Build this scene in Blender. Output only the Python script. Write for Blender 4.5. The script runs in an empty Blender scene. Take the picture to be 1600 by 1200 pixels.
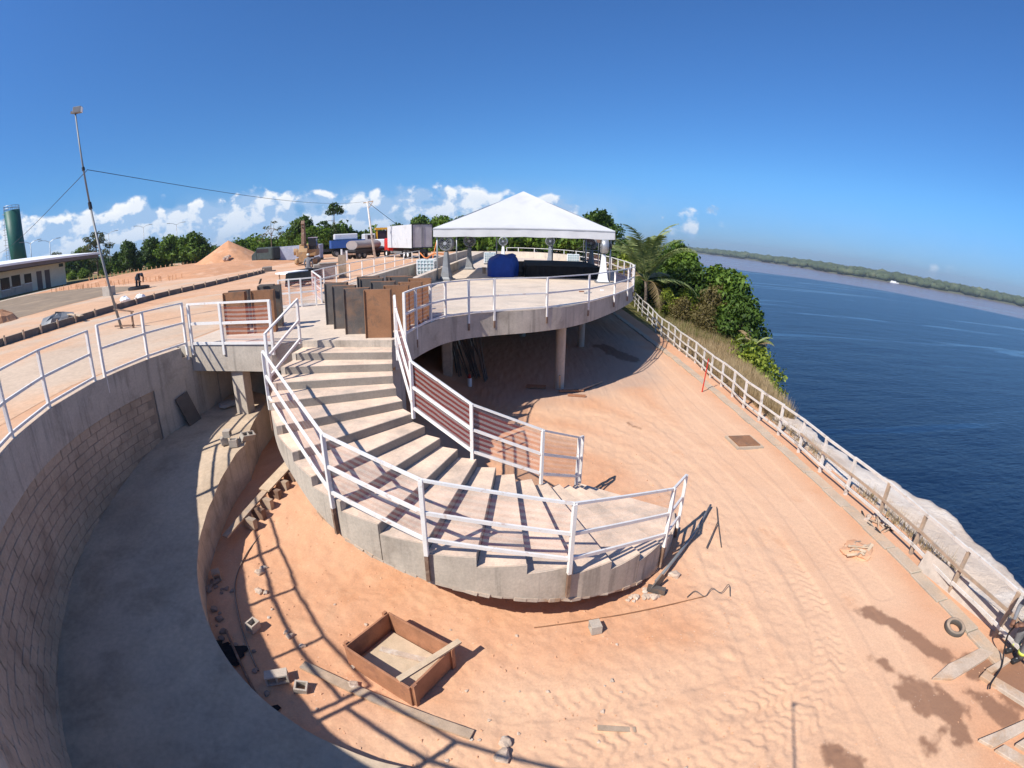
import bpy, bmesh, math, random
import numpy as np
from mathutils import Vector, Matrix

random.seed(7)
RNG = np.random.default_rng(11)
R = math.radians
scene = bpy.context.scene
COL = scene.collection

# ------------------------------------------------------------------ camera
CAM_Z = 6.1
cd = bpy.data.cameras.new('camera')
cam = bpy.data.objects.new('camera', cd)
COL.objects.link(cam)
scene.camera = cam
cd.type = 'PANO'
cd.panorama_type = 'FISHEYE_LENS_POLYNOMIAL'      # wide action-camera lens
cd.sensor_width = 36.0
cd.sensor_fit = 'HORIZONTAL'
cd.fisheye_fov = R(170)
cd.fisheye_polynomial_k0 = 0.0
cd.fisheye_polynomial_k1 = -0.05787067
cd.fisheye_polynomial_k2 = -6.52798e-06
cd.fisheye_polynomial_k3 = 6.806881e-06
cd.fisheye_polynomial_k4 = -6.52602e-08
cd.clip_start = 0.05
cd.clip_end = 20000
cam.matrix_world = (Matrix.Translation((0, 0, CAM_Z)) @ Matrix.Rotation(R(90 - 17.106), 4, 'X')
                    @ Matrix.Rotation(R(0.7357), 4, 'Z'))

# ------------------------------------------------------------------ light
SUN_EL, SUN_AZ = 46.4, 46.7          # light travels towards azimuth 46.7 (from +Y towards +X)
sl = bpy.data.lights.new('sun', 'SUN')
sl.energy = 4.6
sl.angle = R(0.55)
sl.color = (1.0, 0.95, 0.87)
sun = bpy.data.objects.new('sun', sl)
COL.objects.link(sun)
ldir = Vector((math.sin(R(SUN_AZ)) * math.cos(R(SUN_EL)), math.cos(R(SUN_AZ)) * math.cos(R(SUN_EL)), -math.sin(R(SUN_EL))))
sun.rotation_euler = ldir.to_track_quat('-Z', 'Y').to_euler()
sun.location = (-40, -40, 80)

world = bpy.data.worlds.new('World')
scene.world = world
world.use_nodes = True
SKY_STRENGTH = 0.088


class NT:
    """tiny helper to wire nodes"""
    def __init__(self, tree):
        self.t = tree
        tree.nodes.clear()

    def n(self, typ, **kw):
        nd = self.t.nodes.new(typ)
        for k, v in kw.items():
            setattr(nd, k, v)
        return nd

    def l(self, a, b):
        self.t.links.new(a, b)

    def put(self, sock, v):
        if isinstance(v, bpy.types.NodeSocket):
            self.l(v, sock)
        elif v is not None:
            sock.default_value = v

    def math(self, op, a, b=None, c=None, clamp=False):
        nd = self.n('ShaderNodeMath', operation=op, use_clamp=clamp)
        self.put(nd.inputs[0], a)
        if b is not None:
            self.put(nd.inputs[1], b)
        if c is not None:
            self.put(nd.inputs[2], c)
        return nd.outputs[0]

    def vmath(self, op, a, b=None):
        nd = self.n('ShaderNodeVectorMath', operation=op)
        self.put(nd.inputs[0], a)
        if b is not None:
            if op == 'SCALE':
                self.put(nd.inputs[3], b)
            else:
                self.put(nd.inputs[1], b)
        return nd.outputs[1] if op in ('LENGTH', 'DOT_PRODUCT') else nd.outputs[0]

    def noise(self, vec, scale, detail=3.0, rough=0.55, dist=0.0):
        nd = self.n('ShaderNodeTexNoise')
        nd.noise_dimensions = '3D'
        if vec is not None:
            self.l(vec, nd.inputs['Vector'])
        nd.inputs['Scale'].default_value = scale
        nd.inputs['Detail'].default_value = detail
        nd.inputs['Roughness'].default_value = rough
        nd.inputs['Distortion'].default_value = dist
        return nd.outputs['Fac']

    def ramp(self, fac, lo, hi, a=0.0, b=1.0, smooth=True):
        nd = self.n('ShaderNodeMapRange', interpolation_type='SMOOTHSTEP' if smooth else 'LINEAR')
        self.put(nd.inputs[0], fac)
        self.put(nd.inputs[1], lo)
        self.put(nd.inputs[2], hi)
        self.put(nd.inputs[3], a)
        self.put(nd.inputs[4], b)
        return nd.outputs[0]

    def mix(self, fac, a, b):
        nd = self.n('ShaderNodeMix', data_type='RGBA')
        self.put(nd.inputs[0], fac)
        for s, v in ((nd.inputs[6], a), (nd.inputs[7], b)):
            if isinstance(v, (tuple, list)):
                s.default_value = (*v[:3], 1)
            else:
                self.l(v, s)
        return nd.outputs[2]

    def scalecol(self, col, f):
        return self.vmath('SCALE', col, f)


def build_world():
    N = NT(world.node_tree)
    out = N.n('ShaderNodeOutputWorld')
    bg = N.n('ShaderNodeBackground')
    bg.inputs[1].default_value = SKY_STRENGTH
    sky = N.n('ShaderNodeTexSky', sky_type='NISHITA')
    sky.sun_disc = False
    sky.sun_elevation = R(SUN_EL)
    sky.sun_rotation = R(180 + SUN_AZ)
    sky.altitude = 0
    sky.air_density = 1.0
    sky.dust_density = 0.25
    sky.ozone_density = 2.2
    tc = N.n('ShaderNodeTexCoord')
    d = N.vmath('NORMALIZE', tc.outputs['Generated'])
    sep = N.n('ShaderNodeSeparateXYZ')
    N.l(d, sep.inputs[0])
    z = sep.outputs[2]
    # clear tropical blue
    tint = N.mix(N.ramp(z, 0.14, 0.5), N.mix(N.ramp(z, 0.0, 0.15), (0.275, 0.50, 1.02), (0.37, 0.725, 1.14)), (0.43, 0.80, 1.26))
    base = N.vmath('MULTIPLY', sky.outputs[0], tint)
    # cumulus band low over the horizon, seen from a distance: flat bases, heaped tops
    mp = N.n('ShaderNodeMapping')
    mp.inputs['Scale'].default_value = (1.0, 1.0, 1.25)
    mp.inputs['Location'].default_value = CLOUD_SEED
    N.l(d, mp.inputs[0])
    v = mp.outputs[0]
    big = N.noise(v, 5.5, 1.5, 0.5)
    med = N.noise(v, 17.0, 7.0, 0.56, 0.1)
    bil = N.n('ShaderNodeTexVoronoi', feature='SMOOTH_F1')
    bil.inputs['Scale'].default_value = 26.0
    bil.inputs['Smoothness'].default_value = 0.6
    N.l(v, bil.inputs['Vector'])
    puff = N.ramp(bil.outputs['Distance'], 0.15, 0.75, 1.0, 0.0, False)
    v2 = N.vmath('ADD', v, (-0.010, -0.010, 0.022))
    med2 = N.noise(v2, 17.0, 5.0, 0.56, 0.1)
    dens = N.math('ADD', N.math('ADD', N.math('MULTIPLY', big, 0.70), N.math('MULTIPLY', med, 0.55)), N.math('MULTIPLY', puff, 0.10))
    # the plateau side of the sky carries the clouds, the river side only a few
    side = N.math('ADD', N.math('MULTIPLY', sep.outputs[0], 0.80), N.math('MULTIPLY', sep.outputs[1], -0.20))
    env = N.ramp(side, -0.24, -0.02, 0.0, 0.275)
    top = N.ramp(z, 0.075, 0.165, 0.0, 0.50, False)
    thr = N.math('ADD', N.math('ADD', env, top), 0.518)
    dd = N.math('SUBTRACT', dens, thr)
    cover = N.ramp(dd, 0.0, 0.095)
    cover = N.math('MULTIPLY', cover, N.ramp(z, -0.01, 0.05, 0.55, 1.0))
    lit = N.ramp(N.math('SUBTRACT', med, med2), -0.05, 0.075)
    lit = N.math('MULTIPLY', lit, N.ramp(z, 0.01, 0.11, 0.5, 1.0))
    lit = N.math('MULTIPLY', lit, N.ramp(dd, 0.0, 0.20, 1.0, 0.72))
    ccol = N.mix(lit, (3.1, 4.8, 7.3), (9.4, 9.4, 9.4))
    # thin grey-blue veil beneath the cumulus
    veil = N.math('MULTIPLY', N.ramp(z, 0.02, 0.13, 0.85, 0.0), N.ramp(side, -0.15, 0.10, 1.0, 0.15))
    veil = N.math('MULTIPLY', veil, N.ramp(N.noise(v, 8.0, 6.0, 0.62), 0.36, 0.64))
    base = N.mix(N.math('MULTIPLY', veil, 0.65), base, (4.4, 5.9, 7.8))
    colr = N.mix(cover, base, ccol)
    N.l(colr, bg.inputs[0])
    N.l(bg.outputs[0], out.inputs[0])


CLOUD_SEED = (3.1, 1.7, 0.4)
build_world()

scene.view_settings.view_transform = 'Standard'
scene.view_settings.look = 'None'
scene.view_settings.exposure = 0.40
scene.view_settings.gamma = 1.0
scene.view_settings.use_curve_mapping = False
scene.cycles.max_bounces = 6
scene.cycles.transparent_max_bounces = 12
scene.cycles.use_denoising = True


# ------------------------------------------------------------------ mesh helper
class MB:
    def __init__(self):
        self.v = []
        self.f = []
        self.uv = None

    def add(self, vs, fs):
        b = len(self.v)
        self.v += [tuple(map(float, q)) for q in vs]
        self.f += [tuple(i + b for i in q) for q in fs]
        return self

    def box(self, c, s, rz=0.0, M=None):
        x, y, z = s[0] / 2, s[1] / 2, s[2] / 2
        vs = [Vector((a * x, b * y, e * z)) for e in (-1, 1) for (a, b) in ((-1, -1), (1, -1), (1, 1), (-1, 1))]
        if M is None:
            M = Matrix.Rotation(rz, 3, 'Z')
        c = Vector(c)
        return self.add([M @ q + c for q in vs],
                        [(3, 2, 1, 0), (4, 5, 6, 7), (0, 1, 5, 4), (1, 2, 6, 5), (2, 3, 7, 6), (3, 0, 4, 7)])

    def bar(self, p0, p1, w, h, up=(0, 0, 1)):
        """rectangular bar from p0 to p1; w sideways, h along up"""
        p0, p1 = Vector(p0), Vector(p1)
        d = (p1 - p0).normalized()
        u = Vector(up)
        s = d.cross(u)
        if s.length < 1e-4:
            s = d.cross(Vector((1, 0, 0)))
        s.normalize()
        u = s.cross(d).normalized()
        vs = []
        for p in (p0, p1):
            for a, b in ((-1, -1), (1, -1), (1, 1), (-1, 1)):
                vs.append(p + s * a * w / 2 + u * b * h / 2)
        return self.add(vs, [(0, 1, 2, 3), (7, 6, 5, 4), (4, 5, 1, 0), (5, 6, 2, 1), (6, 7, 3, 2), (7, 4, 0, 3)])

    def cyl(self, p0, p1, r0, r1=None, n=10, cap=True):
        r1 = r0 if r1 is None else r1
        p0, p1 = Vector(p0), Vector(p1)
        d = (p1 - p0).normalized()
        a = d.cross(Vector((0, 0, 1)))
        if a.length < 1e-4:
            a = Vector((1, 0, 0))
        a.normalize()
        b = d.cross(a)
        vs = []
        for p, r in ((p0, r0), (p1, r1)):
            for i in range(n):
                t = 2 * math.pi * i / n
                vs.append(p + a * math.cos(t) * r + b * math.sin(t) * r)
        fs = [(i, i + n, (i + 1) % n + n, (i + 1) % n) for i in range(n)]
        if cap:
            fs += [tuple(range(n)), tuple(range(2 * n - 1, n - 1, -1))]
        return self.add(vs, fs)

    def tube(self, pts, r, n=6):
        pts = [Vector(q) for q in pts]
        rings = []
        for i, q in enumerate(pts):
            d = (pts[min(i + 1, len(pts) - 1)] - pts[max(i - 1, 0)]).normalized()
            a = d.cross(Vector((0, 0, 1)))
            if a.length < 1e-4:
                a = Vector((1, 0, 0))
            a.normalize()
            b = d.cross(a)
            rr = r[i] if isinstance(r, (list, tuple)) else r
            rings.append([q + a * math.cos(2 * math.pi * j / n) * rr + b * math.sin(2 * math.pi * j / n) * rr for j in range(n)])
        vs = [q for g in rings for q in g]
        fs = []
        for i in range(len(pts) - 1):
            for j in range(n):
                k = (j + 1) % n
                fs.append((i * n + j, i * n + n + j, i * n + n + k, i * n + k))
        fs += [tuple(range(n)), tuple(range(len(vs) - 1, len(vs) - n - 1, -1))]
        return self.add(vs, fs)

    def lathe(self, prof, n=16, c=(0, 0, 0), axis='Z'):
        vs = []
        for r, z in prof:
            for i in range(n):
                t = 2 * math.pi * i / n
                q = (r * math.cos(t), r * math.sin(t), z)
                if axis == 'Y':
                    q = (q[0], q[2], q[1])
                elif axis == 'X':
                    q = (q[2], q[0], q[1])
                vs.append((q[0] + c[0], q[1] + c[1], q[2] + c[2]))
        fs = []
        for k in range(len(prof) - 1):
            for i in range(n):
                j = (i + 1) % n
                q = (k * n + i, k * n + j, k * n + n + j, k * n + n + i)
                fs.append(q if axis != 'Y' else q[::-1])
        return self.add(vs, fs)

    def prism(self, poly, z0, z1):
        n = len(poly)
        zz0 = z0 if isinstance(z0, (list, tuple)) else [z0] * n
        zz1 = z1 if isinstance(z1, (list, tuple)) else [z1] * n
        vs = [(p[0], p[1], zz0[i]) for i, p in enumerate(poly)] + [(p[0], p[1], zz1[i]) for i, p in enumerate(poly)]
        fs = [tuple(range(n - 1, -1, -1)), tuple(range(n, 2 * n))]
        fs += [(i, (i + 1) % n, (i + 1) % n + n, i + n) for i in range(n)]
        return self.add(vs, fs)

    def grid(self, P):
        """P: array (a,b,3)"""
        a, b = P.shape[:2]
        base = len(self.v)
        self.v += [tuple(q) for q in P.reshape(-1, 3).tolist()]
        for i in range(a - 1):
            for j in range(b - 1):
                k = base + i * b + j
                self.f.append((k, k + b, k + b + 1, k + 1))
        return self

    def mesh(self, name, mat=None, smooth=False, origin=(0, 0, 0), tri=False):
        me = bpy.data.meshes.new(name)
        o = Vector(origin)
        me.from_pydata([(q[0] - o.x, q[1] - o.y, q[2] - o.z) for q in self.v], [], self.f)
        if self.uv is not None:
            ul = me.uv_layers.new(name='UVMap')
            for lp in me.loops:
                ul.data[lp.index].uv = self.uv[lp.vertex_index]
        if mat is not None:
            me.materials.append(mat)
        me.validate()
        bm = bmesh.new()
        bm.from_mesh(me)
        bmesh.ops.recalc_face_normals(bm, faces=bm.faces) if len(bm.faces) < 20000 and not tri else None
        if tri:
            bmesh.ops.triangulate(bm, faces=bm.faces)
        bm.to_mesh(me)
        bm.free()
        if smooth:
            me.polygons.foreach_set('use_smooth', [True] * len(me.polygons))
        me.update()
        return me


def bevel(me, w, seg=1):
    bm = bmesh.new()
    bm.from_mesh(me)
    bmesh.ops.bevel(bm, geom=bm.edges[:], offset=w, segments=seg, affect='EDGES', profile=0.6)
    bm.to_mesh(me)
    bm.free()
    return me


def link(name, me, parent=None, loc=None, rot=None):
    o = bpy.data.objects.new(name, me)
    COL.objects.link(o)
    if parent is not None:
        o.parent = parent
    if loc is not None:
        o.location = loc
    if rot is not None:
        o.rotation_euler = rot
    return o


def tag(o, label=None, cat=None, group=None, kind=None):
    if label:
        o['label'] = label
    if cat:
        o['category'] = cat
    if group:
        o['group'] = group
    if kind:
        o['kind'] = kind
    return o


def thing(name, label, cat, loc=(0, 0, 0), rz=0.0, group=None, scale=None):
    o = bpy.data.objects.new(name, None)
    COL.objects.link(o)
    o.location = loc
    o.rotation_euler = (0, 0, rz)
    o.empty_display_size = 0.2
    if scale:
        o.scale = (scale,) * 3 if not isinstance(scale, (tuple, list)) else scale
    return tag(o, label, cat, group)


def part(name, mb, mat, parent, smooth=False, bev=0.0, world=True):
    """world=True: the builder holds world coordinates of an unrotated parent at its location"""
    me = mb.mesh(name, mat, smooth, parent.location if world else (0, 0, 0))
    if bev:
        bevel(me, bev)
    return link(name, me, parent)


def struct(name, mb, mat, smooth=False, tri=False):
    o = link(name, mb.mesh(name, mat, smooth, tri=tri))
    return tag(o, kind='structure')


def solo(name, mb, mat, label, cat, loc=(0, 0, 0), group=None, smooth=False, bev=0.0, rz=0.0, world=True):
    me = mb.mesh(name, mat, smooth, loc if world else (0, 0, 0))
    if bev:
        bevel(me, bev)
    o = link(name, me, None, loc, (0, 0, rz))
    return tag(o, label, cat, group)


def dup(root, loc, rz=0.0, label=None, scale=None, group=None):
    r = root.copy()
    COL.objects.link(r)
    r.location = loc
    r.rotation_euler = (0, 0, rz)
    if scale:
        r.scale = (scale,) * 3 if not isinstance(scale, (tuple, list)) else scale
    if label:
        r['label'] = label
    if group:
        r['group'] = group
    for ch in list(root.children):
        c = ch.copy()
        COL.objects.link(c)
        c.parent = r
        for g in list(ch.children):
            e = g.copy()
            COL.objects.link(e)
            e.parent = c
    return r


def spline(pts, n=8, closed=False):
    """Catmull-Rom through pts"""
    P = [np.array(q, float) for q in pts]
    out = []
    m = len(P)
    for i in range(m - (0 if closed else 1)):
        p0 = P[(i - 1) % m] if closed or i > 0 else 2 * P[0] - P[1]
        p1 = P[i]
        p2 = P[(i + 1) % m]
        p3 = P[(i + 2) % m] if closed or i + 2 < m else 2 * P[-1] - P[-2]
        for t in np.linspace(0, 1, n, endpoint=False):
            out.append(0.5 * (2 * p1 + (p2 - p0) * t + (2 * p0 - 5 * p1 + 4 * p2 - p3) * t ** 2 + (3 * p1 - p0 - 3 * p2 + p3) * t ** 3))
    if not closed:
        out.append(P[-1])
    return [tuple(q) for q in out]


def vnoise(x, y, seed=0):
    """2D value noise, numpy"""
    rs = np.random.default_rng(seed)
    T = rs.random((256, 256))
    xi = np.floor(x).astype(int)
    yi = np.floor(y).astype(int)
    fx = x - xi
    fy = y - yi
    fx = fx * fx * (3 - 2 * fx)
    fy = fy * fy * (3 - 2 * fy)
    a = T[xi % 256, yi % 256]
    b = T[(xi + 1) % 256, yi % 256]
    c = T[xi % 256, (yi + 1) % 256]
    d = T[(xi + 1) % 256, (yi + 1) % 256]
    return a + (b - a) * fx + (c - a) * fy + (a - b - c + d) * fx * fy


def fbm(x, y, oct=4, seed=0):
    s = 0
    a = 0.5
    for i in range(oct):
        s = s + a * (vnoise(x * 2 ** i, y * 2 ** i, seed + i) - 0.5)
        a *= 0.5
    return s


def ss(a, b, x):
    t = np.clip((x - a) / (b - a), 0, 1)
    return t * t * (3 - 2 * t)


# ------------------------------------------------------------------ materials
def mat(name, col, rough=0.85, var=0.18, scale=2.5, col2=None, col2_scale=0.8, col2_lo=0.52, col2_hi=0.68, bump=0.15, bscale=30.0,
        metallic=0.0, dust=None, dust_amt=0.0, spec=0.3, streak=None, coords='pos', transl=None, fine=0.12):
    m = bpy.data.materials.new(name)
    m.use_nodes = True
    N = NT(m.node_tree)
    out = N.n('ShaderNodeOutputMaterial')
    b = N.n('ShaderNodeBsdfPrincipled')
    geo = N.n('ShaderNodeNewGeometry')
    if coords == 'pos':
        P = geo.outputs['Position']
    else:
        P = N.n('ShaderNodeTexCoord').outputs['Object']
    n1 = N.noise(P, scale, 5.0, 0.6)
    f = N.ramp(n1, 0.25, 0.75, 1 - var, 1 + var, False)
    nf = N.noise(P, scale * 14, 3.0, 0.6)
    f = N.math('MULTIPLY', f, N.ramp(nf, 0.25, 0.75, 1 - fine, 1 + fine, False))
    c = col
    if col2 is not None:
        n2 = N.noise(P, col2_scale, 5.0, 0.62, 0.4)
        c = N.mix(N.ramp(n2, col2_lo, col2_hi), col, col2)
    if streak is not None:      # run-off stains: noise stretched along z
        mp = N.n('ShaderNodeMapping')
        mp.inputs['Scale'].default_value = (5.0, 5.0, 0.35)
        N.l(P, mp.inputs[0])
        n3 = N.noise(mp.outputs[0], 1.0, 4.0, 0.6)
        c = N.mix(N.math('MULTIPLY', N.ramp(n3, 0.5, 0.72), streak[1]), c, streak[0])
    if dust is not None:
        sp = N.n('ShaderNodeSeparateXYZ')
        N.l(geo.outputs['Normal'], sp.inputs[0])
        nd = N.noise(P, 1.3, 5.0, 0.65)
        df = N.math('MULTIPLY', N.ramp(sp.outputs[2], 0.6, 0.95), N.ramp(nd, 0.22, 0.7, 0.35, 1.0))
        c = N.mix(N.math('MULTIPLY', df, dust_amt), c, dust)
    if isinstance(c, tuple):
        rgb = N.n('ShaderNodeRGB')
        rgb.outputs[0].default_value = (*c[:3], 1)
        c = rgb.outputs[0]
    c = N.scalecol(c, f)
    N.l(c, b.inputs['Base Color'])
    b.inputs['Roughness'].default_value = rough
    b.inputs['Metallic'].default_value = metallic
    b.inputs['Specular IOR Level'].default_value = spec
    if bump:
        bp = N.n('ShaderNodeBump')
        bp.inputs['Strength'].default_value = bump
        bp.inputs['Distance'].default_value = 0.03
        N.l(N.noise(P, bscale, 5.0, 0.65), bp.inputs['Height'])
        N.l(bp.outputs[0], b.inputs['Normal'])
    sh = b.outputs[0]
    if transl:
        tr = N.n('ShaderNodeBsdfTranslucent')
        N.l(c, tr.inputs[0])
        ms = N.n('ShaderNodeMixShader')
        ms.inputs[0].default_value = transl
        N.l(sh, ms.inputs[1])
        N.l(tr.outputs[0], ms.inputs[2])
        sh = ms.outputs[0]
    N.l(sh, out.inputs[0])
    return m


DUST = (0.60, 0.43, 0.30)
M = {}
M['conc'] = mat('grey_concrete', (0.49, 0.425, 0.35), 0.9, 0.16, 1.6, (0.37, 0.315, 0.255), 0.9, dust=DUST, dust_amt=0.75, streak=((0.20, 0.175, 0.15), 0.55), bscale=22)
M['conc_pale'] = mat('pale_concrete', (0.56, 0.48, 0.39), 0.9, 0.12, 1.2, (0.42, 0.37, 0.31), 0.5, dust=(0.66, 0.52, 0.40), dust_amt=0.7, streak=((0.30, 0.27, 0.23), 0.4), bscale=18)
M['tread'] = mat('dusty_tread_concrete', (0.29, 0.255, 0.215), 0.9, 0.14, 1.8, (0.24, 0.21, 0.18), 1.0, dust=(0.80, 0.59, 0.435), dust_amt=1.0, bscale=26)  # shade of the risers is put into the darker base colour; dust covers the treads
M['conc_dark'] = mat('warm_ramp_concrete', (0.56, 0.42, 0.285), 0.9, 0.22, 0.8, (0.44, 0.325, 0.215), 0.7, bump=0.25, bscale=14, dust=(0.30, 0.27, 0.24), dust_amt=0.3)  # warm base tone, mottled at random
M['mortar'] = mat('mortar', (0.31, 0.245, 0.19), 0.95, 0.2, 3, bump=0.3)
M['block'] = mat('concrete_block', (0.46, 0.355, 0.265), 0.95, 0.22, 1.3, (0.36, 0.27, 0.20), 1.0, bump=0.35, bscale=45)
M['board_grey'] = mat('grey_beige_board', (0.50, 0.42, 0.35), 0.85, 0.18, 4, (0.40, 0.33, 0.27), 2, bump=0.2, bscale=30)
M['block_pale'] = mat('loose_block', (0.42, 0.38, 0.33), 0.95, 0.15, 3, bump=0.3, bscale=45, dust=DUST, dust_amt=0.4)
M['white_paint'] = mat('white_paint', (0.80, 0.765, 0.72), 0.5, 0.08, 4, (0.62, 0.48, 0.40), 7.0, 0.57, 0.72, bump=0.06, bscale=60, fine=0.05)
M['rust_post'] = mat('rusty_primer', (0.21, 0.13, 0.09), 0.8, 0.3, 6, (0.33, 0.24, 0.18), 5, bump=0.1)
M['rust'] = mat('rusty_steel', (0.29, 0.145, 0.075), 0.75, 0.22, 2.2, (0.20, 0.115, 0.07), 3.0, bump=0.1, metallic=0.1)
M['steel_dark'] = mat('dark_mill_steel', (0.125, 0.11, 0.10), 0.6, 0.25, 2.5, (0.22, 0.14, 0.095), 2.2, 0.5, 0.72, bump=0.08, metallic=0.25)
M['steel'] = mat('galvanised_steel', (0.36, 0.37, 0.38), 0.45, 0.12, 4, bump=0.05, metallic=0.6)
M['grey_metal'] = mat('dull_grey_metal', (0.22, 0.225, 0.23), 0.55, 0.15, 4, bump=0.05, metallic=0.3)
M['wood'] = mat('weathered_wood', (0.42, 0.31, 0.22), 0.85, 0.22, 5, (0.33, 0.27, 0.22), 3, bump=0.25, bscale=50)
M['wood_red'] = mat('reddish_formwork_wood', (0.36, 0.17, 0.095), 0.75, 0.25, 3.5, (0.27, 0.13, 0.08), 2.5, bump=0.2, bscale=40)
M['wood_pale'] = mat('pale_sawn_wood', (0.55, 0.42, 0.29), 0.8, 0.18, 5, bump=0.2, bscale=50)
M['wood_white'] = mat('whitewashed_wood', (0.66, 0.61, 0.55), 0.75, 0.15, 4, (0.40, 0.34, 0.29), 2.5, 0.56, 0.68, bump=0.2, bscale=40)
M['black'] = mat('black_cloth', (0.012, 0.012, 0.014), 0.9, 0.3, 3, bump=0.1)
M['black_metal'] = mat('black_metal', (0.03, 0.03, 0.032), 0.5, 0.2, 4, bump=0.05)
M['rubber'] = mat('grey_rubber', (0.09, 0.08, 0.07), 0.8, 0.2, 6, dust=DUST, dust_amt=0.7)
M['blue_tarp'] = mat('blue_tarpaulin', (0.012, 0.055, 0.30), 0.5, 0.2, 3, bump=0.3, bscale=9)
M['dark_tarp'] = mat('dark_green_tarpaulin', (0.045, 0.06, 0.06), 0.75, 0.3, 2, bump=0.4, bscale=6)
M['tent'] = mat('white_tent_fabric', (0.62, 0.62, 0.625), 0.6, 0.05, 0.6, (0.56, 0.56, 0.565), 0.4, bump=0.35, bscale=1.6, transl=0.12, fine=0.02)
M['white_plastic'] = mat('white_plastic', (0.75, 0.76, 0.77), 0.4, 0.06, 3, bump=0.03)
M['tank'] = mat('milky_plastic', (0.55, 0.66, 0.66), 0.35, 0.08, 3, bump=0.03, transl=0.25)
M['cream'] = mat('cream_render', (0.74, 0.72, 0.58), 0.9, 0.08, 1, bump=0.05)
M['roof_white'] = mat('white_roof_edge', (0.85, 0.85, 0.85), 0.7, 0.05, 2, bump=0.03)
M['soffit'] = mat('brown_soffit', (0.16, 0.13, 0.12), 0.8, 0.1, 1, bump=0.05)
M['glass_dark'] = mat('dark_window', (0.03, 0.025, 0.03), 0.15, 0.2, 1, bump=0.0, spec=0.6)
M['tower_green'] = mat('green_tank_paint', (0.012, 0.10, 0.075), 0.5, 0.12, 0.6, bump=0.03)
M['pile'] = mat('orange_sand_heap', (0.56, 0.285, 0.15), 0.95, 0.18, 0.9, (0.64, 0.38, 0.235), 0.5, bump=1.0, bscale=3)
M['red'] = mat('red_paint', (0.55, 0.03, 0.02), 0.5, 0.1, 3, bump=0.03)
M['blue'] = mat('blue_paint', (0.03, 0.09, 0.30), 0.5, 0.1, 3, bump=0.03)
M['yellow'] = mat('yellow_paint', (0.65, 0.33, 0.03), 0.5, 0.12, 3, bump=0.05)
M['ochre'] = mat('dusty_yellow_paint', (0.40, 0.245, 0.12), 0.6, 0.2, 3, (0.28, 0.19, 0.12), 2, bump=0.1)
M['truck_white'] = mat('white_box_body', (0.58, 0.59, 0.61), 0.45, 0.06, 1, (0.50, 0.50, 0.51), 0.8, bump=0.03)
M['truck_door'] = mat('dusty_grey_door', (0.42, 0.39, 0.40), 0.6, 0.15, 1.2, (0.52, 0.47, 0.44), 1, bump=0.05)
M['tank_grey'] = mat('dusty_tank_paint', (0.30, 0.265, 0.255), 0.6, 0.15, 0.8, (0.20, 0.16, 0.15), 0.7, bump=0.05)
M['cable'] = mat('black_cable', (0.02, 0.02, 0.025), 0.6, 0.1, 2, bump=0)
M['stone'] = mat('pale_stone', (0.52, 0.40, 0.31), 0.95, 0.2, 5, (0.62, 0.55, 0.47), 4, bump=0.5, bscale=25)
M['stone_dark'] = mat('rubble', (0.30, 0.22, 0.17), 0.95, 0.25, 5, bump=0.5, bscale=25)
M['skin'] = mat('skin', (0.22, 0.11, 0.07), 0.6, 0.1, 5, bump=0)
M['cloth_grey'] = mat('grey_workwear', (0.20, 0.20, 0.21), 0.9, 0.2, 8, bump=0.1)
M['cloth_dark'] = mat('dark_workwear', (0.03, 0.035, 0.05), 0.9, 0.2, 8, bump=0.1)
M['hivis'] = mat('reflective_strip', (0.62, 0.72, 0.12), 0.6, 0.08, 8, bump=0)
M['helmet'] = mat('pale_helmet', (0.62, 0.60, 0.52), 0.4, 0.05, 8, bump=0)
M['bark'] = mat('bark', (0.17, 0.13, 0.10), 0.95, 0.25, 3, bump=0.5, bscale=12)
M['orange_stake'] = mat('orange_stake', (0.62, 0.34, 0.18), 0.8, 0.1, 3, bump=0)
M['orange_rope'] = mat('orange_strap', (0.62, 0.20, 0.06), 0.8, 0.1, 3, bump=0)
M['sack'] = mat('pale_sack', (0.35, 0.31, 0.27), 0.9, 0.15, 6, bump=0.3)
M['kerbc'] = mat('dark_wet_kerb', (0.16, 0.145, 0.13), 0.9, 0.2, 2, (0.26, 0.22, 0.18), 1.5, dust=DUST, dust_amt=0.35)
M['gutter'] = mat('dusty_gutter_concrete', (0.40, 0.35, 0.28), 0.9, 0.15, 1.5, (0.55, 0.38, 0.25), 1.0, dust=(0.60, 0.38, 0.23), dust_amt=0.55)
M['slab_dusty'] = mat('dusty_precast', (0.50, 0.42, 0.34), 0.9, 0.15, 2, (0.42, 0.28, 0.18), 1.2, 0.45, 0.6, dust=(0.6, 0.4, 0.26), dust_amt=0.5)


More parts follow.
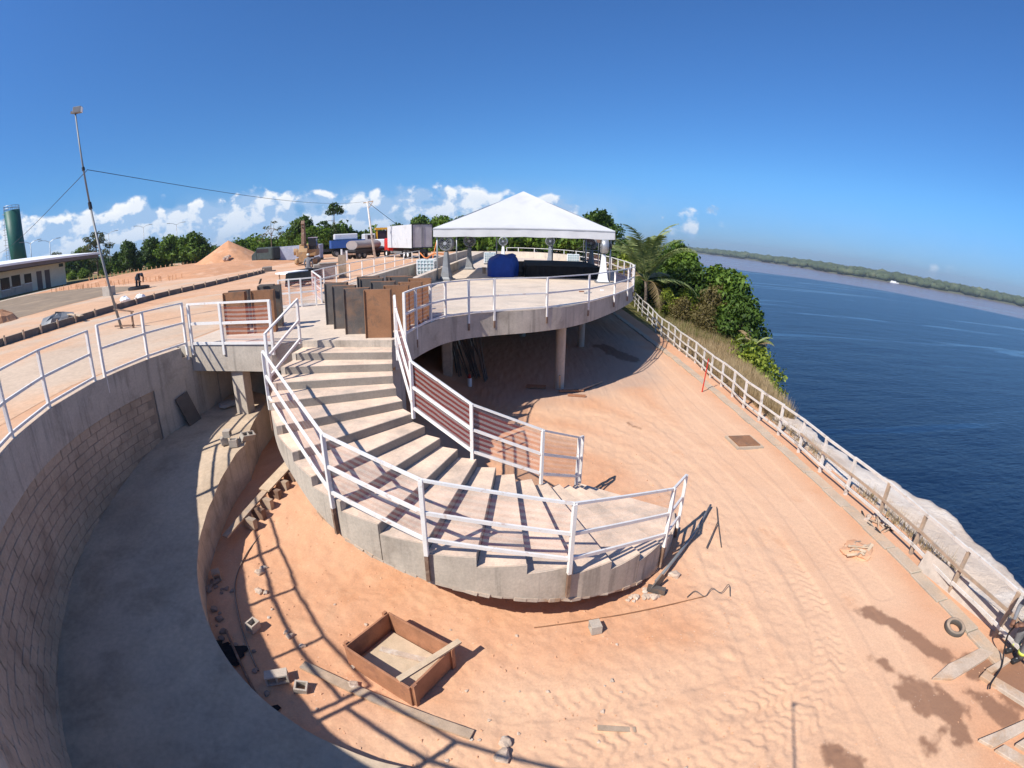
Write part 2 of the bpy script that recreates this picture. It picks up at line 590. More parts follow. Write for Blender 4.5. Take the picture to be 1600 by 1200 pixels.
def leaf_mat(name, a, b, tr=0.25):
    m = bpy.data.materials.new(name)
    m.use_nodes = True
    N = NT(m.node_tree)
    out = N.n('ShaderNodeOutputMaterial')
    geo = N.n('ShaderNodeNewGeometry')
    oi = N.n('ShaderNodeObjectInfo')
    n1 = N.noise(geo.outputs['Position'], 0.9, 4.0, 0.6)
    rnd = geo.outputs['Random Per Island']
    f = N.math('ADD', N.math('MULTIPLY', n1, 0.9), N.math('MULTIPLY', rnd, 0.55))
    f = N.math('ADD', f, N.math('MULTIPLY', oi.outputs['Random'], 0.35))
    c = N.mix(N.ramp(f, 0.45, 1.2), a, b)
    d = N.n('ShaderNodeBsdfPrincipled')
    d.inputs['Roughness'].default_value = 0.55
    d.inputs['Specular IOR Level'].default_value = 0.25
    N.l(c, d.inputs['Base Color'])
    t = N.n('ShaderNodeBsdfTranslucent')
    N.l(N.vmath('MULTIPLY', c, (1.3, 1.25, 0.5)), t.inputs[0])
    ms = N.n('ShaderNodeMixShader')
    ms.inputs[0].default_value = tr
    N.l(d.outputs[0], ms.inputs[1])
    N.l(t.outputs[0], ms.inputs[2])
    N.l(ms.outputs[0], out.inputs[0])
    return m


M['leaf'] = leaf_mat('green_leaves', (0.030, 0.072, 0.010), (0.15, 0.235, 0.030))
M['leaf_dark'] = leaf_mat('dark_leaves', (0.018, 0.045, 0.010), (0.085, 0.145, 0.022))
M['leaf_lime'] = leaf_mat('yellow_green_leaves', (0.08, 0.13, 0.018), (0.28, 0.33, 0.04))
M['leaf_grey'] = leaf_mat('greyish_leaves', (0.06, 0.075, 0.035), (0.13, 0.14, 0.07))
M['leaf_olive'] = leaf_mat('dry_brownish_leaves', (0.09, 0.075, 0.025), (0.20, 0.16, 0.06))
M['palm_leaf'] = leaf_mat('palm_leaves', (0.10, 0.15, 0.045), (0.30, 0.33, 0.13), 0.2)
M['palm_dry'] = leaf_mat('dry_palm_leaves', (0.22, 0.15, 0.07), (0.42, 0.32, 0.18), 0.2)
M['drygrass'] = leaf_mat('dry_grass', (0.30, 0.21, 0.11), (0.48, 0.36, 0.21), 0.2)
M['greengrass'] = leaf_mat('green_grass', (0.10, 0.12, 0.03), (0.22, 0.21, 0.06), 0.2)


def net_mat(name='striped_netting', a0=0.27, a1=0.30):
    """pinkish striped shade netting, seen through"""
    m = bpy.data.materials.new(name)
    m.use_nodes = True
    N = NT(m.node_tree)
    out = N.n('ShaderNodeOutputMaterial')
    uv = N.n('ShaderNodeTexCoord').outputs['UV']
    sp = N.n('ShaderNodeSeparateXYZ')
    N.l(uv, sp.inputs[0])
    w = N.noise(uv, 3.0, 2.0, 0.5)
    vv = N.math('ADD', sp.outputs[1], N.math('MULTIPLY', w, 0.02))
    s = N.math('FRACT', N.math('MULTIPLY', vv, 9.0))
    st = N.ramp(N.math('ABSOLUTE', N.math('SUBTRACT', s, 0.5)), 0.20, 0.30)
    c = N.mix(st, (0.52, 0.10, 0.075), (0.72, 0.58, 0.55))
    d = N.n('ShaderNodeBsdfDiffuse')
    N.l(c, d.inputs[0])
    t = N.n('ShaderNodeBsdfTransparent')
    ms = N.n('ShaderNodeMixShader')
    N.l(N.ramp(st, 0, 1, a0, a1, False), ms.inputs[0])
    N.l(t.outputs[0], ms.inputs[1])
    N.l(d.outputs[0], ms.inputs[2])
    N.l(ms.outputs[0], out.inputs[0])
    return m


M['net'] = net_mat()
M['net_fine'] = net_mat('thin_striped_netting', 0.12, 0.13)
# ================================================================== SETTING
CX, CY = -0.7, 8.9                       # centre of the curved ramp
Z_DECK = 3.6


def ramp_z(a):
    return np.interp(a, [120, 140, 150, 166, 176, 190, 196, 203, 210, 218, 228, 236, 250, 270, 290, 320],
                     [1.85, 1.8, 1.75, 1.6, 1.44, 1.0, .88, .77, .66, .55, .44, .36, .24, .12, .05, 0.02])


def r_in(a):                              # inner edge of the ramp
    return float(np.interp(a, [150, 156, 160, 164, 168, 172], [7.35, 6.85, 6.55, 6.25, 6.0, 5.80]))


def r_out(a):                             # face of the curved wall
    return float(np.interp(a, [150, 162, 214, 226, 238, 250, 268], [9.0, 8.37, 8.37, 8.48, 8.64, 8.76, 8.78]))


def pol(a, r, z=0.0):
    return (CX + r * math.cos(R(a)), CY + r * math.sin(R(a)), z)


# ---- lower dirt ground with tyre tracks pressed into it
def capsule(x, y, a, b):
    ax, ay = a
    bx, by = b
    t = np.clip(((x - ax) * (bx - ax) + (y - ay) * (by - ay)) / ((bx - ax) ** 2 + (by - ay) ** 2), 0, 1)
    return np.hypot(x - ax - t * (bx - ax), y - ay - t * (by - ay))


TRACKS = [   # (points, width, chevron pitch, depth)
    ([(-1.3, 3.4), (0.2, 3.35), (1.6, 3.75), (2.9, 3.9), (4.4, 4.3)], 0.62, 0.21, 0.040),
    ([(-0.9, 2.7), (0.8, 2.8), (2.2, 3.1), (3.6, 3.35), (5.0, 4.2), (5.7, 6.0), (5.8, 8.5)], 0.62, 0.21, 0.030),
    ([(0.0, 4.35), (1.2, 4.45), (2.4, 4.7), (3.4, 4.9)], 0.50, 0.20, 0.032),
    ([(4.5, 2.0), (4.9, 4.5), (4.9, 7.0), (5.1, 10.0), (4.6, 13.0), (3.4, 15.6), (1.6, 16.6)], 0.60, 0.21, 0.011),
    ([(6.0, 2.2), (6.5, 4.6), (6.7, 7.0), (6.9, 10.0), (6.6, 13.0), (6.4, 17.0), (6.9, 24.0)], 0.60, 0.21, 0.010),
    ([(3.6, 2.4), (4.0, 4.6), (4.1, 7.0), (4.3, 9.4), (4.0, 11.6), (2.7, 13.6), (1.0, 14.6)], 0.50, 0.20, 0.010),
    ([(7.4, 6.0), (7.5, 9.0), (7.6, 13.0), (7.4, 18.0), (7.6, 26.0)], 0.55, 0.21, 0.010),
    ([(5.5, 2.0), (5.6, 4.5), (5.8, 7.0), (5.9, 10.0), (5.6, 13.0), (4.9, 16.2), (4.0, 18.5)], 0.55, 0.20, 0.009),
]


def ground_height(x, y):
    z = 0.05 * fbm(x * 0.35, y * 0.35, 3, 3) + 0.030 * fbm(x * 1.6, y * 1.6, 3, 21)
    soft = ss(6.5, 3.0, x - 0.12 * y)                    # looser earth left of the wheel paths
    z = z + soft * 0.055 * fbm(x * 5.0, y * 5.0, 3, 40)
    # earth heaped up beneath the head of the stairs
    z = z + 0.62 * ss(6.9, 10.4, y) * ss(-1.5, -4.2, x)
    # wheel ruts
    dusty = np.zeros_like(z)
    for pts, wd, pitch, dep in TRACKS:
        P = np.array(spline([(a, b, 0) for a, b in pts], 10))[:, :2]
        best = np.full(x.shape, 9.0)
        arc = np.zeros(x.shape)
        side = np.zeros(x.shape)
        s0 = 0.0
        for a, b in zip(P[:-1], P[1:]):
            d = b - a
            L = np.hypot(*d)
            bb = (np.minimum(a, b) - 1.0, np.maximum(a, b) + 1.0)
            msk = (x > bb[0][0]) & (x < bb[1][0]) & (y > bb[0][1]) & (y < bb[1][1])
            xm, ym = x[msk], y[msk]
            t = np.clip(((xm - a[0]) * d[0] + (ym - a[1]) * d[1]) / (L * L), 0, 1)
            dist = np.hypot(xm - a[0] - t * d[0], ym - a[1] - t * d[1])
            sd = ((xm - a[0]) * -d[1] + (ym - a[1]) * d[0]) / L
            up = dist < best[msk]
            bm_, am_, sm_ = best[msk], arc[msk], side[msk]
            bm_[up] = dist[up]
            am_[up] = s0 + t[up] * L
            sm_[up] = sd[up]
            best[msk], arc[msk], side[msk] = bm_, am_, sm_
            s0 += L
        inside = ss(wd * 0.56, wd * 0.44, best)
        ph = (arc + np.abs(side) * (0.45 + .5 * vnoise(x * .5, y * .5, 91)) + 0.04 * np.sin(side * 22)) / pitch + 1.3 * fbm(x * 1.1, y * 1.1, 3, 93)
        fr = ph - np.floor(ph)
        chev = np.where(fr < 0.86, fr / 0.86, (1 - fr) / 0.14)      # soft rise, sharp drop
        wear = np.clip(0.55 + 2.4 * fbm(x * 0.75, y * 0.75, 3, 77), 0.05, 1.5)
        z = z + inside * (dep * wear * (chev - 0.55) - 0.012)
        dusty = np.maximum(dusty, ss(wd * 2.2, wd * 0.3, best))
    return z, dusty


def axis(segs):
    out = []
    for a, b, s in segs:
        out += list(np.arange(a, b, s))
    out.append(segs[-1][1])
    return np.array(out)


def gz(x, y):
    return float(ground_height(np.array([[float(x)]]), np.array([[float(y)]]))[0][0, 0])


def attr(me, name, vals):
    a = me.attributes.new(name, 'FLOAT', 'POINT')
    a.data.foreach_set('value', np.asarray(vals, np.float32).ravel())


def dirt_material(name):
    m = bpy.data.materials.new(name)
    m.use_nodes = True
    N = NT(m.node_tree)
    out = N.n('ShaderNodeOutputMaterial')
    b = N.n('ShaderNodeBsdfPrincipled')
    P = N.n('ShaderNodeNewGeometry').outputs['Position']

    def at(nm):
        return N.n('ShaderNodeAttribute', attribute_name=nm).outputs['Fac']
    n1 = N.noise(P, 0.30, 5.0, 0.6, 0.3)
    n2 = N.noise(P, 1.7, 6.0, 0.62, 0.2)
    c = N.mix(N.ramp(n1, 0.36, 0.64), (0.600, 0.315, 0.178), (0.635, 0.365, 0.225))
    c = N.mix(N.math('MULTIPLY', N.ramp(n2, 0.48, 0.72), 0.45), c, (0.66, 0.41, 0.25))
    c = N.mix(N.math('MULTIPLY', at('dusty'), 0.62), c, (0.685, 0.450, 0.295))
    n4 = N.noise(P, 0.55, 4.0, 0.6)
    c = N.mix(N.math('MULTIPLY', N.ramp(n4, 0.58, 0.74), 0.4), c, (0.54, 0.25, 0.12))
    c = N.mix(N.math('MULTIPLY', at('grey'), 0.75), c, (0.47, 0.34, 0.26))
    n5 = N.noise(P, 26.0, 4.0, 0.7)
    c = N.scalecol(c, N.ramp(n5, 0.2, 0.8, 0.86, 1.13, False))
    c = N.mix(N.math('MULTIPLY', at('wet'), 0.82), c, (0.225, 0.115, 0.070))
    # pale grains and small dark clods
    vo = N.n('ShaderNodeTexVoronoi')
    vo.inputs['Scale'].default_value = 13.0
    N.l(P, vo.inputs['Vector'])
    sp = N.math('MULTIPLY', N.ramp(vo.outputs['Distance'], 0.10, 0.22, 1.0, 0.0), N.ramp(N.noise(P, 2.2, 3.0), 0.55, 0.65))
    c = N.mix(N.math('MULTIPLY', sp, 0.5), c, (0.72, 0.55, 0.42))
    N.l(c, b.inputs['Base Color'])
    N.put(b.inputs['Roughness'], N.ramp(at('wet'), 0, 1, 0.95, 0.7))
    b.inputs['Specular IOR Level'].default_value = 0.15
    bp = N.n('ShaderNodeBump')
    bp.inputs['Strength'].default_value = 0.34
    bp.inputs['Distance'].default_value = 0.03
    h = N.math('ADD', N.math('MULTIPLY', N.noise(P, 9.0, 6.0, 0.65), 1.3), N.math('MULTIPLY', N.noise(P, 45.0, 3.0, 0.6), 0.35))
    N.l(h, bp.inputs['Height'])
    N.l(bp.outputs[0], b.inputs['Normal'])
    N.l(b.outputs[0], out.inputs[0])
    return m


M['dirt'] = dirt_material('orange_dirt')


def build_ground():
    xs = axis([(-14, -7, .35), (-7, -2, .05), (-2, 8.0, .034), (8.0, 9.7, .08)])
    ys = axis([(-12, 1.2, .6), (1.2, 2.2, .1), (2.2, 7.2, .03), (7.2, 10, .055), (10, 17, .09), (17, 30, .25), (30, 70, 1.0)])
    X, Y = np.meshgrid(xs, ys, indexing='ij')
    Z, dusty = ground_height(X, Y)
    wob = 0.40 * fbm(X * 2.2, Y * 2.2, 4, 5) + 0.34 * fbm(X * 6, Y * 6, 4, 8)
    wet = np.zeros_like(Z)
    for a, b, r in [((6.75, 5.55), (7.6, 4.1), .17), ((7.25, 4.75), (7.6, 4.05), .21), ((6.15, 4.45), (6.6, 3.5), .13), ((6.5, 3.55), (6.85, 2.95), .34),
                    ((6.8, 3.0), (6.7, 2.35), .22), ((6.1, 2.45), (6.5, 2.6), .10), ((8.05, 3.5), (9.2, 3.3), .30), ((8.6, 2.9), (9.6, 2.0), .55),
                    ((7.6, 3.1), (7.9, 2.3), .16), ((4.35, 2.85), (4.6, 2.6), .2), ((5.1, 27.5), (6.2, 24.4), .50), ((4.0, 15.4), (4.2, 15.0), .10)]:
        wet = np.maximum(wet, ss(0.07, -0.07, capsule(X, Y, a, b) - r + wob))
    mb = MB().grid(np.stack([X, Y, Z], -1))
    me = bpy.data.meshes.new('dirt_ground')
    me.from_pydata(mb.v, [], mb.f)
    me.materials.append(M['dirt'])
    me.polygons.foreach_set('use_smooth', [True] * len(me.polygons))
    attr(me, 'dusty', dusty)
    attr(me, 'wet', wet)
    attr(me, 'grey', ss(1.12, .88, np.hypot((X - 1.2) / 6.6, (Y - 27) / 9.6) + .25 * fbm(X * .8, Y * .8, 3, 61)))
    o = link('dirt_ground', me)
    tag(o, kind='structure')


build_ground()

# ---- upper ground level behind the retaining wall
wall_top = [pol(a, r_out(a) + .15) for a in np.arange(166, 266.1, 3)]
tail = [(-0.2, 0.05), (0.9, -0.35), (3, -1.5), (6, -3.2), (14, -6.5)]
M['upper'] = mat('upper_dirt', (0.60, 0.335, 0.19), 0.95, 0.10, 0.25, (0.64, 0.43, 0.29), 0.10, 0.42, 0.62, bump=0.5, bscale=4)
M['road'] = mat('dusty_road_concrete', (0.57, 0.43, 0.31), 0.92, 0.10, 0.5, (0.62, 0.38, 0.23), 0.16, 0.40, 0.58, bump=0.2, bscale=12)
M['gravel'] = mat('brown_ground', (0.27, 0.20, 0.135), 0.95, 0.18, 0.8, (0.36, 0.26, 0.17), 0.3, bump=0.5, bscale=4)
M['verge'] = mat('verge_grass', (0.20, 0.165, 0.06), 0.95, 0.2, 0.4, (0.13, 0.14, 0.045), 0.15, bump=0.6, bscale=3)
M['scrub'] = mat('scrub_ground', (0.07, 0.09, 0.03), 0.95, 0.3, 0.15, (0.14, 0.13, 0.05), 0.05, bump=0.6, bscale=1)


def poly_sheet(name, pts, z, m):
    mb = MB()
    mb.add([(q[0], q[1], z) for q in pts], [tuple(range(len(pts)))])
    return struct(name, mb, m, tri=True)


UP = [(-9.15, 11.3)] + [(q[0], q[1]) for q in wall_top[1:]] + tail + [(30, -60), (-900, -300), (-1500, 1500), (60, 1500), (13, 130), (10.5, 90), (8.6, 72), (5, 66.5), (-9.2, 66.5)]
poly_sheet('upper_ground', UP, Z_DECK - 0.01, M['upper'])
poly_sheet('road', [(-9.35, 12.0), (-9.6, 7.6), (-9.0, 4.5), (-8.6, 3.2), (-14, -6), (-30, -20), (-34, -6), (-21.0, 8), (-19.2, 13), (-19.4, 17.5), (-17.5, 24.0), (-13.5, 26.2), (-9.5, 24.0), (-9.35, 18.0)], Z_DECK - 0.004, M['road'])
poly_sheet('pavement', [(-31.5, 2.0), (-24.4, 2), (-21.6, 9), (-20.5, 13), (-20.9, 18), (-21.8, 25), (-21.9, 31), (-23.0, 37.5), (-26.5, 38.0), (-31.0, 36.0), (-31.2, 29.0), (-30.3, 22.0), (-31.2, 17.5), (-34, 8)], Z_DECK - 0.002, M['road'])
poly_sheet('bare_ground', [(-34.3, 8), (-31.5, 17.4), (-30.8, 22.0), (-31.6, 29.0), (-31.6, 35.6), (-40, 39.5), (-52, 44.5), (-60.5, 47.5), (-62.2, 42), (-60.2, 30), (-66, 15), (-52, 0)], Z_DECK - 0.003, M['gravel'])
poly_sheet('verge', [(-63.0, 30), (-64.8, 42), (-67, 51), (-69.0, 61), (-67.2, 73), (-64, 84), (-100, 120), (-120, 60), (-100, 10)], Z_DECK - 0.001, M['verge'])
poly_sheet('footpath', [(-60.5, 30), (-62.6, 42), (-65, 51), (-66.2, 61), (-64.9, 73), (-61, 86), (-63.5, 86), (-67.0, 73), (-68.7, 61), (-66.8, 51), (-64.6, 42), (-62.8, 30)], Z_DECK + 0.004, M['conc_pale'])
poly_sheet('scrub_ground', [(-1200, 1400), (-1300, 150), (-120, 130), (-60, 92), (-20, 98), (4, 88), (12, 100), (40, 1400)], Z_DECK - 0.003, M['scrub'])
poly_sheet('apron', [(-9.2, 66.8), (4.6, 66.8), (7.0, 74), (4, 87), (-3, 93), (-9.6, 84)], Z_DECK + 0.003, M['conc_pale'])


# ---- curved ramp floor
def build_ramp():
    A = np.arange(150, 268.1, 2.0)
    P = np.zeros((len(A), 5, 3))
    for i, a in enumerate(A):
        for j, r in enumerate(np.linspace(r_in(a) - .075, r_out(a) + .08, 5)):
            P[i, j] = pol(a, r, ramp_z(a) + 0.012 * math.sin(a * 0.7 + r * 3))
    struct('ramp', MB().grid(P), M['conc_dark'], smooth=True)
    # passage floor under the deck
    mb = MB()
    mb.add([(-9.3, 15.2, 1.83), (-4.6, 15.0, 1.83), (-4.0, 40, 1.9), (-9.3, 40, 1.9)], [(0, 1, 2, 3)])
    struct('passage_floor', mb, M['conc_dark'])


build_ramp()


# ---- river, far bank, sloping near bank
def water_mat():
    m = bpy.data.materials.new('river_water')
    m.use_nodes = True
    N = NT(m.node_tree)
    out = N.n('ShaderNodeOutputMaterial')
    b = N.n('ShaderNodeBsdfPrincipled')
    P = N.n('ShaderNodeNewGeometry').outputs['Position']
    sp = N.n('ShaderNodeSeparateXYZ')
    N.l(P, sp.inputs[0])
    # muddy current along the far shore, clear dark water on this side
    t = N.math('SUBTRACT', N.math('ADD', N.math('MULTIPLY', sp.outputs[0], 0.700), N.math('MULTIPLY', sp.outputs[1], 0.714)), 800.0)
    wob = N.math('MULTIPLY', N.math('SUBTRACT', N.noise(P, 0.003, 4.0), 0.5), 120.0)
    t = N.math('ADD', t, wob)
    mud = N.ramp(t, -25.0, 35.0)
    c = N.mix(mud, (0.004, 0.016, 0.045), (0.200, 0.150, 0.150))
    N.l(c, b.inputs['Base Color'])
    mp = N.n('ShaderNodeMapping')
    mp.inputs['Rotation'].default_value = (0, 0, R(38))
    mp.inputs['Scale'].default_value = (0.0035, 0.042, 0.01)
    N.l(P, mp.inputs[0])
    slick = N.ramp(N.noise(mp.outputs[0], 1.0, 5.0, 0.6, 0.9), 0.55, 0.63)
    b.inputs['IOR'].default_value = 1.33
    N.put(b.inputs['Roughness'], N.ramp(slick, 0, 1, 0.22, 0.10))
    bp = N.n('ShaderNodeBump')
    N.put(bp.inputs['Strength'], N.ramp(slick, 0, 1, 0.85, 0.22))
    bp.inputs['Distance'].default_value = 1.0
    mp2 = N.n('ShaderNodeMapping')
    mp2.inputs['Rotation'].default_value = (0, 0, R(-25))
    mp2.inputs['Scale'].default_value = (0.30, 0.85, 0.5)
    N.l(P, mp2.inputs[0])
    h = N.math('ADD', N.math('MULTIPLY', N.noise(mp2.outputs[0], 1.0, 4.0, 0.6, 0.3), 0.55), N.math('MULTIPLY', N.noise(mp2.outputs[0], 0.12, 3.0), 1.4))
    N.l(h, bp.inputs['Height'])
    N.l(bp.outputs[0], b.inputs['Normal'])
    N.l(b.outputs[0], out.inputs[0])
    return m


Z_RIVER = -28.0
mb = MB()
mb.add([(5, -1500, Z_RIVER), (4800, -1500, Z_RIVER), (4800, 4800, Z_RIVER), (-300, 4800, Z_RIVER)], [(0, 1, 2, 3)])
struct('river', mb, water_mat())


def shore(azd):
    d = np.interp(azd, [0, 12, 22.5, 30, 37.7, 47, 56.7, 75, 95, 120], [3300, 2700, 2124, 1640, 1347, 1385, 1514, 1800, 2300, 3000])
    return d


M['farbank'] = mat('far_bank', (0.10, 0.105, 0.06), 0.95, 0.2, 0.01, (0.30, 0.25, 0.19), 0.012, 0.6, 0.7, bump=0)
M['farforest'] = mat('far_forest', (0.062, 0.080, 0.040), 0.95, 0.3, 0.02, (0.105, 0.115, 0.06), 0.02, bump=0)


def build_far():
    azs = np.arange(0, 106, 1.5)
    P = np.zeros((len(azs), 4, 3))
    for i, a in enumerate(azs):
        d = shore(a) + 12 * math.sin(a * 1.9) + 8 * math.sin(a * 4.3)
        for j, (dd, z) in enumerate([(0, Z_RIVER - .5), (14, Z_RIVER + 2.5), (60, Z_RIVER + 4), (1100, Z_RIVER + 8)]):
            P[i, j] = (math.sin(R(a)) * (d + dd), math.cos(R(a)) * (d + dd), z)
    struct('far_bank', MB().grid(P), M['farbank'], smooth=True)
    # forest on the far bank: thousands of crowns read as one mass
    bm = bmesh.new()
    bmesh.ops.create_icosphere(bm, subdivisions=1, radius=1.0)
    uv = [v.co.copy() for v in bm.verts]
    uf = [tuple(v.index for v in f.verts) for f in bm.faces]
    bm.free()
    mb = MB()
    rs = random.Random(5)
    a = 2.0
    while a < 100:
        d0 = shore(a) + 12 * math.sin(a * 1.9) + 8 * math.sin(a * 4.3)
        for dep in (16, 34, 60, 100, 170):
            if dep < 40 and 0.5 + 0.5 * math.sin(a * 1.1 + math.sin(a * 3.1)) < 0.22:
                continue
            aa = a + rs.uniform(-.2, .2)
            d = d0 + dep * rs.uniform(.8, 1.3)
            r = rs.uniform(9, 17) * (1 + dep / 300)
            h = rs.uniform(7, 13) + min(dep, 120) * 0.06
            hz = rs.uniform(3, 9)
            c = Vector((math.sin(R(aa)) * d, math.cos(R(aa)) * d, Z_RIVER + h))
            rot = Matrix.Rotation(rs.uniform(0, 6), 3, 'Z')
            mb.add([c + rot @ Vector((q.x * r * rs.uniform(.8, 1.2), q.y * r, q.z * hz * rs.uniform(.75, 1.2) if q.z > 0 else q.z * h)) for q in uv], uf)
        a += 0.28 * 1400 / d0
    o = link('far_forest', mb.mesh('far_forest', M['farforest'], True))
    tag(o, 'long belt of forest along the far shore of the river', 'forest', kind='stuff')
    # low wooded hills behind the site on the left
    mb = MB()
    azs = np.arange(-75, -1, 1.0)
    P = np.zeros((len(azs), 3, 3))
    for i, q in enumerate(azs):
        hh = 9 + 7 * math.sin(q * .21) + 4 * math.sin(q * .53 + 1)
        for j, (d, z) in enumerate([(900, 3.5), (1050, 5 + hh), (1300, 3.5)]):
            P[i, j] = (math.sin(R(q)) * d, math.cos(R(q)) * d, z)
    struct('hills', MB().grid(P), M['farforest'], smooth=True)


build_far()


def edge_x(y):
    return float(np.interp(y, [-30, 0, 5, 7.4, 8.7, 11, 12.6, 14.6, 17, 20, 22, 25, 28, 33, 38, 44, 52, 60, 90, 140, 400],
                           [14, 12.4, 12.0, 12.3, 12.6, 12.0, 11.6, 11.3, 11.3, 12.2, 13.0, 14.0, 15.1, 17, 19, 20, 21, 21.5, 24, 30, 70]))


def bank_mat():
    m = bpy.data.materials.new('river_bank')
    m.use_nodes = True
    N = NT(m.node_tree)
    out = N.n('ShaderNodeOutputMaterial')
    b = N.n('ShaderNodeBsdfPrincipled')
    P = N.n('ShaderNodeNewGeometry').outputs['Position']
    sp = N.n('ShaderNodeSeparateXYZ')
    N.l(P, sp.inputs[0])
    n = N.noise(P, 0.5, 5.0, 0.65, 0.3)
    rock = N.mix(N.ramp(n, 0.40, 0.65), (0.68, 0.545, 0.425), (0.78, 0.685, 0.585))
    rock = N.mix(N.math('MULTIPLY', N.ramp(N.noise(P, 2.6, 5.0, 0.7), 0.55, 0.7), 0.6), rock, (0.50, 0.34, 0.22))
    dry = N.mix(N.ramp(N.noise(P, 1.8, 5.0, 0.7), 0.4, 0.65), (0.30, 0.20, 0.12), (0.42, 0.31, 0.19))
    green = N.mix(N.ramp(N.noise(P, 1.0, 4.0), 0.4, 0.6), (0.10, 0.11, 0.03), (0.22, 0.19, 0.07))
    yy = N.math('ADD', sp.outputs[1], N.math('MULTIPLY', N.math('SUBTRACT', n, 0.5), 6.0))
    c = N.mix(N.ramp(yy, 15.5, 19.5), rock, dry)
    c = N.mix(N.ramp(yy, 32.0, 39.0), c, green)
    # orange dirt next to the fence
    xx = N.math('ADD', sp.outputs[0], N.math('MULTIPLY', N.math('SUBTRACT', N.noise(P, 1.2, 4.0), 0.5), 1.4))
    c = N.mix(N.ramp(xx, 9.45, 9.95), (0.60, 0.335, 0.19), c)
    N.l(c, b.inputs['Base Color'])
    b.inputs['Roughness'].default_value = 0.95
    b.inputs['Specular IOR Level'].default_value = 0.15
    bp = N.n('ShaderNodeBump')
    bp.inputs['Strength'].default_value = 0.8
    bp.inputs['Distance'].default_value = 0.12
    N.l(N.noise(P, 7.0, 6.0, 0.7), bp.inputs['Height'])
    N.l(bp.outputs[0], b.inputs['Normal'])
    N.l(b.outputs[0], out.inputs[0])
    return m


def build_bank():
    ys = np.concatenate([np.arange(-30, 2, 2), np.arange(2, 24, .16), np.arange(24, 60, .6), np.arange(60, 420, 12)])
    S = np.concatenate([np.linspace(0, 1, 22), 1 + np.linspace(0.03, 1, 16) ** 1.2])
    P = np.zeros((len(ys), len(S), 3))
    for i, y in enumerate(ys):
        ex = edge_x(y) + 0.7 * float(fbm(np.array([y * .55]), np.array([2.0]), 4, 9)[0]) + 0.55 * float(fbm(np.array([y * 2.2]), np.array([5.0]), 4, 19)[0])
        x0 = 9.5 if y < 62 else 7.5
        dz = -1.2 * ss(17, 30, y)
        z00 = 3.5 * ss(60, 78, y)
        for j, s in enumerate(S):
            if s <= 1:
                x = x0 + (ex - x0) * s
                z = z00 + (-0.02 - 0.28 * s * s) * (1 if y < 60 else 0.3) + dz * s
            else:
                t = s - 1
                x = ex + 13 * t ** 1.15 + (0.0 if t < .05 else 0.5 * math.sin(y * .8 + t * 6))
                z = z00 * (1 - t) - 0.30 + dz - 28.5 * t ** 0.78
            n = float(fbm(np.array([x * .9]), np.array([y * .9]), 4, 31)[0])
            P[i, j] = (x, y, z + (0.20 * n if 0 < s <= 1 else 0.9 * n * min(1, (s - 1) * 4) if s > 1 else 0))
    struct('river_bank', MB().grid(P), bank_mat(), smooth=True)


build_bank()

# ================================================================== CURVED RETAINING WALL
wl = thing('retaining_wall', 'tall curved wall of concrete blocks under a smooth concrete beam beside the ramp', 'wall', pol(200, 8.5))


def arc_band(a0, a1, r0, r1, z0f, z1f, step=2.0):
    mb = MB()
    A = np.arange(a0, a1 + 1e-6, step)
    f0 = r0 if callable(r0) else (lambda a: r0)
    f1 = r1 if callable(r1) else (lambda a: r1)
    if A[-1] < a1 - 1e-6:
        A = np.append(A, a1)
    for k, a in enumerate(A):
        z0 = z0f(a) if callable(z0f) else z0f
        z1 = z1f(a) if callable(z1f) else z1f
        mb.v += [pol(a, f0(a), z0), pol(a, f1(a), z0), pol(a, f1(a), z1), pol(a, f0(a), z1)]
    n = len(A)
    for k in range(n - 1):
        b = k * 4
        for i in range(4):
            j = (i + 1) % 4
            mb.f.append((b + i, b + j, b + 4 + j, b + 4 + i))
    mb.f += [(0, 1, 2, 3), (n * 4 - 1, n * 4 - 2, n * 4 - 3, n * 4 - 4)]
    return mb


part('beam', arc_band(166, 267, lambda a: r_out(a) - .04, lambda a: r_out(a) + .29, 2.80, 3.62), M['conc'], wl)
part('mortar_backing', arc_band(174, 267, lambda a: r_out(a) + .015, lambda a: r_out(a) + .25, -0.3, 2.80), M['mortar'], wl)
for k, (a0, a1) in enumerate([(148, 156.9), (157, 165.9), (166, 173.9)]):
    part('formed_panel', arc_band(a0, a1, lambda a: r_out(a) - .02 + 0.012 * (k % 2), lambda a: r_out(a) + .23, 1.0, 2.80 if a0 > 160 else 3.3), M['conc'], wl)


